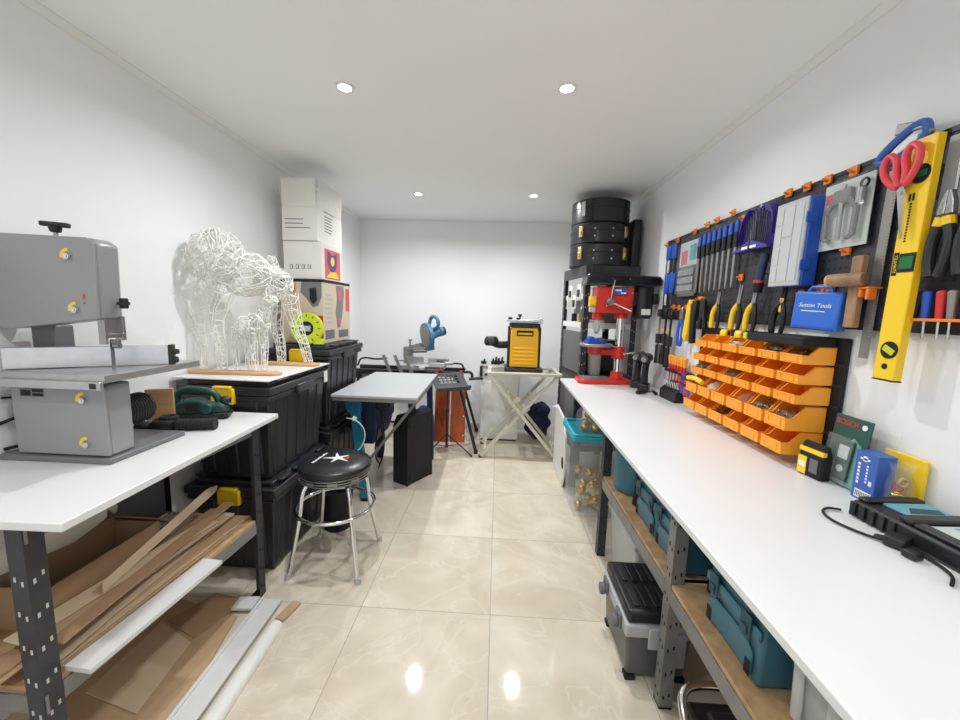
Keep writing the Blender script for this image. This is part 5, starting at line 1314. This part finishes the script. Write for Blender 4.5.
# hand saw
t = thing('hand_saw', 'hand saw with a blue and grey handle hung above the ruler and the level', 'saw', (1.212, 1.315, 2.04), rot=(.0, 0, .0))
b = MB().tube(crv([(0, .065, -.035), (0, .05, -.012), (0, .015, .012), (0, -.035, .035), (0, -.068, .03), (0, -.072, -.005), (0, -.03, -.03), (0, .02, -.045), (0, .065, -.035)], 5), .012, 10); mk('handle', b, 'packb', t)
mk('handle_core', MB().prism([(.03, -.02), (-.03, .012), (-.052, .008), (-.05, -.012), (-.02, -.022), (.02, -.034)], 'x', -.004, .004), 'white', t, .002)
mk('handle_horn', MB().prism([(.02, .03), (.015, .062), (-.03, .05), (-.075, .03), (-.09, .0), (-.078, -.01), (-.06, .018)], 'x', -.006, .008), 'iron', t, .003)
hang(t, .028, -.02, .055)
mk('blade', MB().prism([(-.08, .01), (-.085, -.03), (-.07, -.32), (-.055, -.32)], 'x', .008, .0095), 'steel', t)
# scissors
t = thing('scissors', 'red-handled scissors hanging in front of the yellow level', 'scissors', (1.155, 1.233, 1.90), rot=(-.16, 0, 0))
for s in (-1, 1):
    b = MB().tube(crv([(0, s*.008, -.01), (0, s*.014, .03), (0, s*.012, .07), (0, s*.03, .095), (0, s*.05, .075), (0, s*.045, .035), (0, s*.022, .0), (0, s*.008, -.01)], 5), .0095, 10); mk('handle', b, 'coral', t)
    mk('blade', MB().prism([(s*.012, -.012), (-s*.010, -.012), (-s*.002, -.165), (-s*.004+s*.006, -.15), (s*.010, -.06)], 'x', -.0015+s*.0016, .0015+s*.0016), 'chrome', t)
hang(t, .085, .06, .042); mk('pivot', MB().cyl((-.006, 0, -.03), (.006, 0, -.03), .006, n=12), 'steel', t)
# near pliers and tools at frame edge
for i, (y, lb) in enumerate(((1.132, 'heavy pliers with black and yellow grips hanging next to the yellow level'), (1.064, 'heavy pliers with black and yellow grips hanging at the near edge of the pegboard'))):
    t = thing('pliers', lb, 'pliers', (1.19, y, 1.79), rot=(.03, 0, 0))
    hang(t, .05)
    for s in (-1, 1):
        mk('grip', MB().tube(crv([(0, s*.006, -.02), (0, s*.02, -.06), (0, s*.020, -.12), (0, s*.010, -.165)]), .013, 10), 'black', t)
        mk('grip_band', MB().tube([(-.001, s*.007, -.008), (-.001, s*.012, -.03)], .0145, 10), 'yel', t)
        mk('jaw', MB().prism([(s*.001, 0), (s*.02, .0), (s*.016, .03), (s*.006, .062), (s*.001, .062)], 'x', -.008, .008), 'chrome', t, .002)
t = thing('silver_rod', 'thin bright metal rod hanging above the near pliers', 'rod', (1.20, 1.13, 1.93)); mk('rod', MB().cyl((0, 0, -.10), (0, 0, .12), .004), 'chrome', t); mk('knob', MB().sph((0, 0, .125), .009), 'chrome', t)
solo('filling_blade', MB().box((-.0012, -.032, -.11), (.0012, .032, .11)), 'greyl', 'flat pale grey blade hanging behind the near pliers', 'blade', loc=(1.232, 1.165, 1.90), rot=(.02, 0, 0))
# screwdrivers in orange rail
solo('screwdriver_rail', MB().box((-.03, -.10, -.004), (.018, .10, .004)), 'orad', 'orange rail holding a row of short screwdrivers at the near end', 'tool rail', bevel=.002, loc=(1.218, 1.095, 1.507))
SD = [('blackm', 'black', 1.188), ('blue', 'blue', 1.158), ('redp', 'dark red', 1.122), ('iron', 'grey', 1.095), ('redp', 'red', 1.06), ('yel', 'yellow', 1.03)]
for i, (m, cn, y) in enumerate(SD):
    t = thing('screwdriver', '%s-handled short screwdriver standing in the orange rail, %s from the yellow level' % (cn, ['first', 'second', 'third', 'fourth', 'fifth', 'sixth'][i]), 'screwdriver', (1.208, y, 1.511), group='screwdrivers in the orange rail', rot=(.12 if i == 0 else -.05, 0, 0))
    mk('handle', MB().cyl((0, 0, .0), (0, 0, .07), .0085, .011, 12).sph((0, 0, .07), (.011, .011, .008)), m, t)
    mk('shaft', MB().cyl((0, 0, -.055), (0, 0, 0), .0035, n=8), 'chrome', t)
# pliers row
PLR = [(2.20, 'yellow', 'farthest of the yellow-handled pliers along the pegboard foot'), (2.015, 'yellow', 'middle one of the three yellow-handled pliers with pointed jaws'), (1.90, 'yellow', 'yellow-handled pliers hanging under the ratchet screwdriver'), (1.715, 'black', 'black wire stripper with yellow insert hanging under the organiser case')]
for i, (y, cn, lb) in enumerate(PLR):
    t = thing('pliers', lb, 'pliers', (PX-.02, y, 1.575), group='pliers along the pegboard foot', rot=(.14, 0, 0))
    mk('handle', MB().tube(crv([(0, .004, -.01), (0, .030, -.05), (0, .034, -.10), (0, .026, -.145)]), [.009, .010, .011, .012, .013, .013, .013, .013, .013, .013, .013, .013, .013, .013, .013, .013, .013, .012, .010], 10), 'yels' if cn == 'yellow' else 'black', t)
    mk('handle', MB().tube(crv([(0, -.004, -.01), (0, -.022, -.05), (0, -.030, -.10), (0, -.026, -.145)]), .009, 10), 'black' if i != 3 else 'black', t)
    if i == 3: mk('insert', MB().prism([(-.012, .01), (.012, .01), (.006, -.05), (-.006, -.05)], 'x', -.006, .006), 'yels', t, .002)
    for s in (-1, 1): mk('jaw', MB().prism([(s*.001, -.012), (s*.014, -.008), (s*.012, .025), (s*.012, .06 if i != 1 else .085), (s*.006, .06 if i != 1 else .085), (s*.002, .02)], 'x', -.005, .005), 'steel' if i != 3 else 'blackm', t, .001)
    hang(t, 0.035); mk('pivot', MB().cyl((-.008, 0, 0), (.008, 0, 0), .008, n=12), 'steel', t)
# yellow spring clamp
t = thing('spring_clamp', 'large yellow and black spring clamp hanging below the bit pack', 'clamp', (1.20, 2.475, 1.47), rot=(.10, 0, 0))
mk('arm', MB().prism([(.015, .13), (.045, .10), (.06, -.11), (.02, -.14), (.0, -.08), (.005, .05)], 'x', -.016, .016), 'yels', t, .006)
mk('arm', MB().prism([(-.06, .13), (.0, .12), (-.01, .02), (-.035, -.14), (-.075, -.13), (-.05, .0)], 'x', -.014, .014), 'black', t, .006)
hang(t, 0.04); mk('jaw_pad', MB().box((-.018, -.015, .10), (.018, .03, .125)), 'yel', t, .004)
t = thing('black_clamp', 'black plastic hand clamp hanging between the yellow clamp and the first pliers', 'clamp', (1.205, 2.355, 1.52), rot=(-.1, 0, 0))
mk('arm', MB().prism([(-.012, .08), (.016, .08), (.02, -.02), (.05, -.09), (.02, -.10), (-.01, -.02)], 'x', -.012, .012), 'black', t, .005)
mk('arm', MB().prism([(-.014, .08), (-.03, .07), (-.03, -.02), (-.05, -.09), (-.028, -.10), (-.012, -.02)], 'x', -.010, .010), 'blackg', t, .004)
hang(t, 0.035); mk('pad', MB().box((-.013, .0, .08), (.013, .014, .095)), 'ora', t, .003)
# bar clamps at the far end
for i, (y, z) in enumerate(((2.935, 1.54), (2.83, 1.545), (2.745, 1.53))):
    t = thing('bar_clamp', 'long black bar clamp at the pegboard far end, %s from the drill press' % ['first', 'second', 'third'][i], 'clamp', (1.20, y, z), group='black bar clamps', rot=(.04*(i-1), 0, 0))
    mk('bar', MB().box((-.004, -.009, -.40), (.004, .009, 0)), 'steel' if i == 0 else 'blackm', t)
    hang(t, 0.04); mk('fixed_jaw', MB().box((-.014, -.022, -.05), (.014, .03, .0)), 'black', t, .005)
    mk('handle', MB().cyl((0, .012, -.40), (0, .012, -.26), .020, .016, 14).box((-.014, -.02, -.25), (.014, .03, -.18)), 'black', t, .004)
    mk('pad', MB().box((-.012, .031, -.16), (.012, .040, -.14)), 'yels', t, .002)
# blue-handled pliers
t = thing('pliers', 'blue-handled pliers with silver jaws hanging beside the yellow spring clamp', 'pliers', (1.20, 2.60, 1.50), rot=(.03, 0, 0))
for s in (-1, 1):
    mk('handle', MB().tube(crv([(0, s*.006, -.03), (0, s*.026, -.08), (0, s*.028, -.15), (0, s*.016, -.20)]), .010, 10), 'blue', t)
    mk('jaw', MB().prism([(s*.001, -.03), (s*.022, -.025), (s*.026, .01), (s*.012, .05), (s*.001, .05)], 'x', -.007, .007), 'steel', t, .002)
hang(t, 0.04); mk('pivot', MB().cyl((-.009, 0, -.02), (.009, 0, -.02), .008, n=12), 'steel', t)

# wall rack of insulated screwdrivers
solo('screwdriver_shelf', MB().box((-.04, -.13, -.008), (.04, .13, .008)), 'black', 'small black wall shelf holding the orange-handled screwdrivers', 'tool rail', bevel=.003, loc=(1.215, 2.60, 1.125))
for k in range(6):
    t = thing('screwdriver', 'orange and red insulated screwdriver in the small black wall shelf, %s from the far end' % ['first', 'second', 'third', 'fourth', 'fifth', 'sixth'][k], 'screwdriver', (1.205, 2.71-.042*k, 1.1335), group='orange screwdrivers in the wall shelf')
    mk('handle', MB().cyl((0, 0, .035), (0, 0, .085), .012, .016, 12).sph((0, 0, .085), (.016, .016, .012)), 'ora', t)
    mk('collar', MB().cyl((0, 0, .0), (0, 0, .0345), .010, .012, 12), 'redp', t)
    mk('shaft', MB().cyl((0, 0, -.10), (0, 0, -.0005), .0035, n=8), 'redp', t)
# coloured nut drivers on two rails
for r in range(2):
    y0 = 2.50; z = 1.10-.075*r
    solo('socket_rail', MB().box((-.004, -.13, -.006), (.004, .13, .006)), 'white', 'white rail of coloured hex tools by the rack, %s one' % ['upper', 'lower'][r], 'tool rail', bevel=.001, loc=(1.215, 2.41, z), rot=(.10, 0, 0))
    for k, m in enumerate(('redp', 'blue', 'redp', 'packb', 'coral', 'green')):
        cn = {'redp': 'red', 'blue': 'blue', 'packb': 'blue', 'coral': 'pink-red', 'green': 'green'}[m]
        solo('hex_driver', MB().cyl((0, 0, -.028), (0, 0, .028), .015, n=14), m, '%s barrel hex tool on the %s white rail, %s from the far end' % (cn, ['upper', 'lower'][r], ['first', 'second', 'third', 'fourth', 'fifth', 'sixth'][k]), 'hex tool', 'coloured hex tools by the rack', .004, loc=(1.192, 2.52-.043*k, z+.011-.0043*k))

# ---- bin rack
t = thing('bin_rack_panel', 'black louvred wall panel carrying the rows of orange bins', 'wall panel', (1.25, 1.91, 1.21))
mk('backboard', MB().box((-.010, -.490, -.24), (.008, .505, .225)), 'blackm', t, .006)
mk('mounting_block', MB().box((.0082, -.48, -.20), (.0098, .48, .20)), 'blackm', t)
for z in (-.135, -.035, .045, .12): mk('hanging_lip', MB().box((-.016, -.49, z), (-.0102, .49, z+.012)), 'black', t, .002)
def bin_(y0, y1, z0, h, dep, label, grp):
    cx, cy = 1.236-dep, (y0+y1)/2; w_ = (y1-y0)/2
    t = thing('parts_bin', label, 'parts bin', (1.236, cy, z0), group=grp)
    th = .0025
    prof = [(0, 0), (0, h), (-dep*.52, h), (-dep*.80, h*.52), (-dep, h*.52), (-dep, .0)]
    b = MB()
    for s in (-1, 1):
        b.prism(prof, 'y', s*w_-(th if s > 0 else 0), s*w_+(th if s < 0 else 0))
        b.prism([(0, h-.004), (0, h), (-dep*.52, h), (-dep*.80, h*.52), (-dep, h*.52), (-dep, h*.52-.004), (-dep*.79, h*.52-.004), (-dep*.51, h-.004)], 'y', s*w_-.0065*(s > 0)-.0*(s < 0), s*w_+.0065*(s < 0))
    b.box((-dep, -w_+th, 0), (0, w_-th, th)); b.box((-th, -w_+th, th), (0, w_-th, h)); b.box((-dep, -w_+th, th), (-dep+th, w_-th, h*.52))
    b.box((-dep-.003, -w_, h*.52-.006), (-dep, w_, h*.52))
    for v in b.bm.verts: v.co.y *= 1-.12*(-v.co.x/dep)
    mk('body', b, 'ora', t, .0008)
    mk('label_slot', MB().box((-dep-.0025, -w_*.55, h*.10), (-dep-.0003, w_*.55, h*.14)).box((-dep-.0025, -w_*.55, h*.14), (-dep-.0003, -w_*.5, h*.38)).box((-dep-.0025, w_*.5, h*.14), (-dep-.0003, w_*.55, h*.38)), 'ora', t)
    return t
ROWS = [('top', 1.333, .066, .112), ('second', 1.258, .068, .116), ('third', 1.182, .068, .120), ('fourth', 1.077, .096, .138), ('bottom', .984, .090, .142)]
ORD = ['nearest', 'second nearest', 'third nearest', 'third farthest', 'second farthest', 'farthest']
FILL = {('top', 0): ('screwd', 'loose brown screws'), ('top', 1): ('screws', 'loose silver screws'), ('top', 3): ('cardw', 'white plastic fittings'), ('third', 3): ('screws', 'loose silver washers'), ('third', 5): ('screws', 'mixed small hardware'),
        ('fourth', 0): ('screws', 'assorted bolts'), ('fourth', 1): ('screws', 'assorted nuts'), ('fourth', 2): ('bag', 'bagged clear fittings'), ('fourth', 4): ('wrap', 'bagged milky fittings'), ('bottom', 3): ('screwd', 'dark small hardware')}
for ri, (rn, z0, h, dep) in enumerate(ROWS):
    for k in range(6):
        y0 = 1.455+.133*k
        if ri >= 3: y0 += .006
        y1 = y0+.1285
        bin_(y0, y1, z0, h, dep, 'orange wall-rack bin in the %s row, the %s of six' % (rn, ORD[k]), 'orange bins of the %s row' % rn)
        if (rn, k) in FILL:
            m, nm = FILL[(rn, k)]
            q = random.Random(ri*10+k); b = MB(); cy = (y0+y1)/2
            if m == 'bag' or m == 'wrap':
                b.sph((0, 0, .024), (dep*.33, .040, h*.6), 18, 12)
                for v in b.bm.verts: v.co += Vector((math.sin(v.co.y*140)*.005, math.sin(v.co.z*160)*.005, math.sin(v.co.x*120)*.005)); v.co.z = max(v.co.z, .0)
            else:
                for _ in range(90):
                    a = q.uniform(0, PI); L_ = q.uniform(.006, .012); x = q.uniform(-dep*.32, dep*.32); y = q.uniform(-.034, .034); z = q.uniform(.004, h*.62)
                    d = Vector((math.cos(a)*L_, math.sin(a)*L_, q.uniform(-.004, .004))); b.cyl(Vector((x, y, z+.003))-d, Vector((x, y, z+.003))+d, .0026, n=6)
            solo('bin_contents', b, m, '%s in an orange bin of the %s row, the %s of six' % (nm, rn, ORD[k]), 'hardware', None, loc=(1.236-dep*.52, cy, z0+.003), kind='stuff')
# flat black case on the rack
t = thing('flat_case', 'flat black case with a lime end lying across the top row of orange bins', 'case', (1.175, 1.645, 1.4005), 0)
mk('shell', MB().box((-.065, -.19, 0), (.055, .13, .034)), 'blackm', t, .006)
mk('end_tab', MB().box((-.067, .1305, .004), (.03, .155, .032)), 'lime', t, .004)
for i, y in enumerate((2.03, 1.91)):
    t = thing('tape_measure', 'small yellow tape measure resting on the top row of bins, the %s one' % ['farther', 'nearer'][i], 'tape measure', (1.165, y, 1.4005), .5, 'yellow tape measures on the bins')
    mk('case', MB().prism([(-.026, 0), (.026, 0), (.026, .022), (.016, .036), (-.016, .036), (-.026, .022)], 'y', -.016, .016), 'yels', t, .005)
    mk('side_label', MB().cyl((0, -.0165, .018), (0, -.018, .018), .012, n=18), 'blackm', t)
# yellow tool lying on the far bins
t = thing('yellow_hand_tool', 'yellow and black hand tool lying across the far bins of the fourth row', 'hand tool', (1.108, 2.17, 1.148), 0)
mk('handle', MB().tube(crv([(0, -.075, -.004), (0, -.02, .004), (0, .04, .004), (-.01, .085, -.006)]), .013, 10), 'yels', t)
mk('grip', MB().tube(crv([(-.006, .07, -.002), (-.016, .10, -.012)]), .0145, 10), 'black', t)

# ---- boxes on the bench
t = thing('tape_pack', 'black and yellow packaged tape measure standing in front of the green blister pack', 'tool pack', (1.152, 1.378, .938), .12)
mk('case', MB().prism([(-.02, 0), (.02, 0), (.02, .085), (.008, .125), (-.008, .125), (-.02, .085)], 'y', -.045, .045), 'blackm', t, .006)
mk('yellow_band', MB().box((-.0215, -.046, .088), (-.006, .046, .104)), 'yels', t, .001)
mk('yellow_panel', MB().box((-.0215, .012, .005), (-.0203, .046, .07)), 'yels', t); mk('white_print', MB().box((-.0222, .016, .03), (-.0216, .042, .05)), 'white', t)
mk('dark_print', MB().box((-.0215, -.03, .02), (-.0203, .0, .07)), 'grey', t)
t = thing('detector_pack', 'dark green blister pack with a red maker name standing against the wall', 'tool pack', (1.192, 1.322, .938), 0, rot=(0, .10, 0))
mk('card', MB().box((-.004, -.066, 0), (.004, .066, .238)), 'packg', t, .002)
mk('pale_panel', MB().prism([(-.062, .004), (.035, .004), (.03, .12), (-.02, .17), (-.05, .15), (-.062, .10)], 'x', -.0052, -.0042), 'packgl', t)
mk('tool_outline', MB().box((-.016, -.035, .02), (-.0055, .022, .16)), 'packg', t, .008); mk('tool_screen', MB().box((-.018, -.026, .095), (-.0165, .012, .14)), 'leaf', t, .001)
mk('tool_button', MB().cyl((-.0165, -.008, .06), (-.019, -.008, .06), .012, n=16), 'leaf', t)
TXT.append(('BOSCH', .026, t, (-.0046, .018, .214), ROT_NX, 'redp', 0)); mk('maker_badge', MB().cyl((-.0042, -.045, .214), (-.005, -.045, .214), .009, n=18), 'white', t)
mk('blister', MB().box((-.024, -.040, .01), (-.022, .056, .17)), 'film', t, .003)
mk('hang_card', MB().box((.030, -.125, .02), (.032, -.06, .225)), 'bag', t)
t = thing('blue_box', 'small upright blue carton with white print on the bench beside the green pack', 'carton', (1.189, 1.205, .938), .0)
mk('carton', MB().box((-.028, -.036, 0), (.028, .036, .155)), 'packb', t, .002)
mk('barcode', MB().box((-.0288, -.03, .006), (-.0283, .024, .032)), 'white', t)
b = MB()
for k in range(9): b.box((-.0292, -.026+.0055*k, .010), (-.0289, -.0235+.0055*k, .028))
mk('barcode_bar', b, 'blackm', t); t.children[-1]['kind'] = 'stuff'
b = MB().box((-.0288, -.012, .13), (-.0283, .02, .136)).box((-.0288, -.004, .126), (-.0283, .010, .142))
for k in range(6): b.box((-.0288, .016, .05+.012*k), (-.0283, .024, .058+.012*k)); b.box((-.0288, -.010, .06+.010*k), (-.0283, -.004, .066+.010*k))
b.box((-.0288, -.026, .055), (-.0283, -.016, .070))
mk('white_print', b, 'white', t); t.children[-1]['kind'] = 'stuff'
solo('yellow_carton', MB().box((-.006, -.07, 0), (.006, .05, .165)), 'yels', 'yellow edged flat carton standing behind the blue carton', 'carton', bevel=.002, loc=(1.245, 1.185, .938))
t = thing('parts_bag', 'clear plastic bag of brass fittings between the blue carton and the black case', 'bag', (1.203, 1.142, .938))
b = MB().lathe([(0, 0), (.026, 0), (.031, .03), (.030, .08), (.022, .12), (.030, .15)], n=22)
for v in b.bm.verts: v.co.x *= .8+.08*math.sin(v.co.z*90); v.co.y *= 1.15
mk('film', b, 'bag', t)
q = random.Random(4)
for k in range(5): mk('fitting', MB().torus((q.uniform(-.006, .006), q.uniform(-.010, .010), .02+.018*k), .012, .004, axis='xyz'[k % 3], n=16, m=6), ['brass', 'steel', 'gold', 'redp', 'brass'][k], t)
# black case with screens
t = thing('meter_case', 'black moulded case with two blue printed windows lying on the near end of the bench', 'case', (1.147, .98, .938), .06)
mk('shell', MB().box((-.095, -.21, .0), (.092, .135, .05)), 'black', t, .010)
b = MB()
for k in range(5): b.box((-.102, .012+.026*k, .004), (-.0955, .028+.026*k, .046))
mk('grip_rib', b, 'black', t, .003)
mk('raised_frame', MB().box((-.088, .10, .0505), (.085, .128, .062)).box((-.088, -.015, .0505), (.085, .02, .066)).box((-.088, -.205, .0505), (-.055, -.015, .062)), 'black', t, .006)
mk('window', MB().box((-.045, .025, .0505), (.08, .097, .056)), 'screen', t, .001)
mk('window', MB().box((-.05, -.195, .0505), (.08, -.02, .056)), 'leaf', t, .001)
mk('window_print', MB().box((.0, -.19, .0562), (.075, -.03, .0568)), 'screen', t)
mk('window_print', MB().prism([(-.02, -.17), (.03, -.15), (.05, -.08), (.0, -.06), (-.03, -.10)], 'z', .057, .0575), 'sawd', t)
mk('window_print', MB().prism([(-.03, .04), (.06, .035), (.07, .06), (.0, .07)], 'z', .0562, .0566), 'teald', t)
t = thing('charger_cable', 'thin black cable with a plug lying in front of the black moulded case', 'cable', (1.012, .965, .938))
mk('cord', MB().tube(crv([(.020, .158, .006), (-.012, .165, .006), (-.045, .14, .005), (-.055, .09, .005), (-.03, .03, .005), (.0, .0, .006)], 6), .0035, 8).tube(crv([(.0, -.0, .006), (.03, -.05, .006), (.02, -.12, .005), (-.02, -.16, .005)], 6), .0035, 8), 'rubber', t)
mk('plug', MB().cbox((.012, -.012, .014), (.05, .04, .028), (0, 0, .5)).cbox((.0, -.06, .010), (.03, .03, .02), (0, 0, .2)).cyl((.0, .0, .012), (-.02, .015, .010), .007), 'black', t, .005)

for (bd, size, par, loc, rot, m, sh) in TXT: text('lettering', bd, size, par, loc, rot, m, shear=sh)
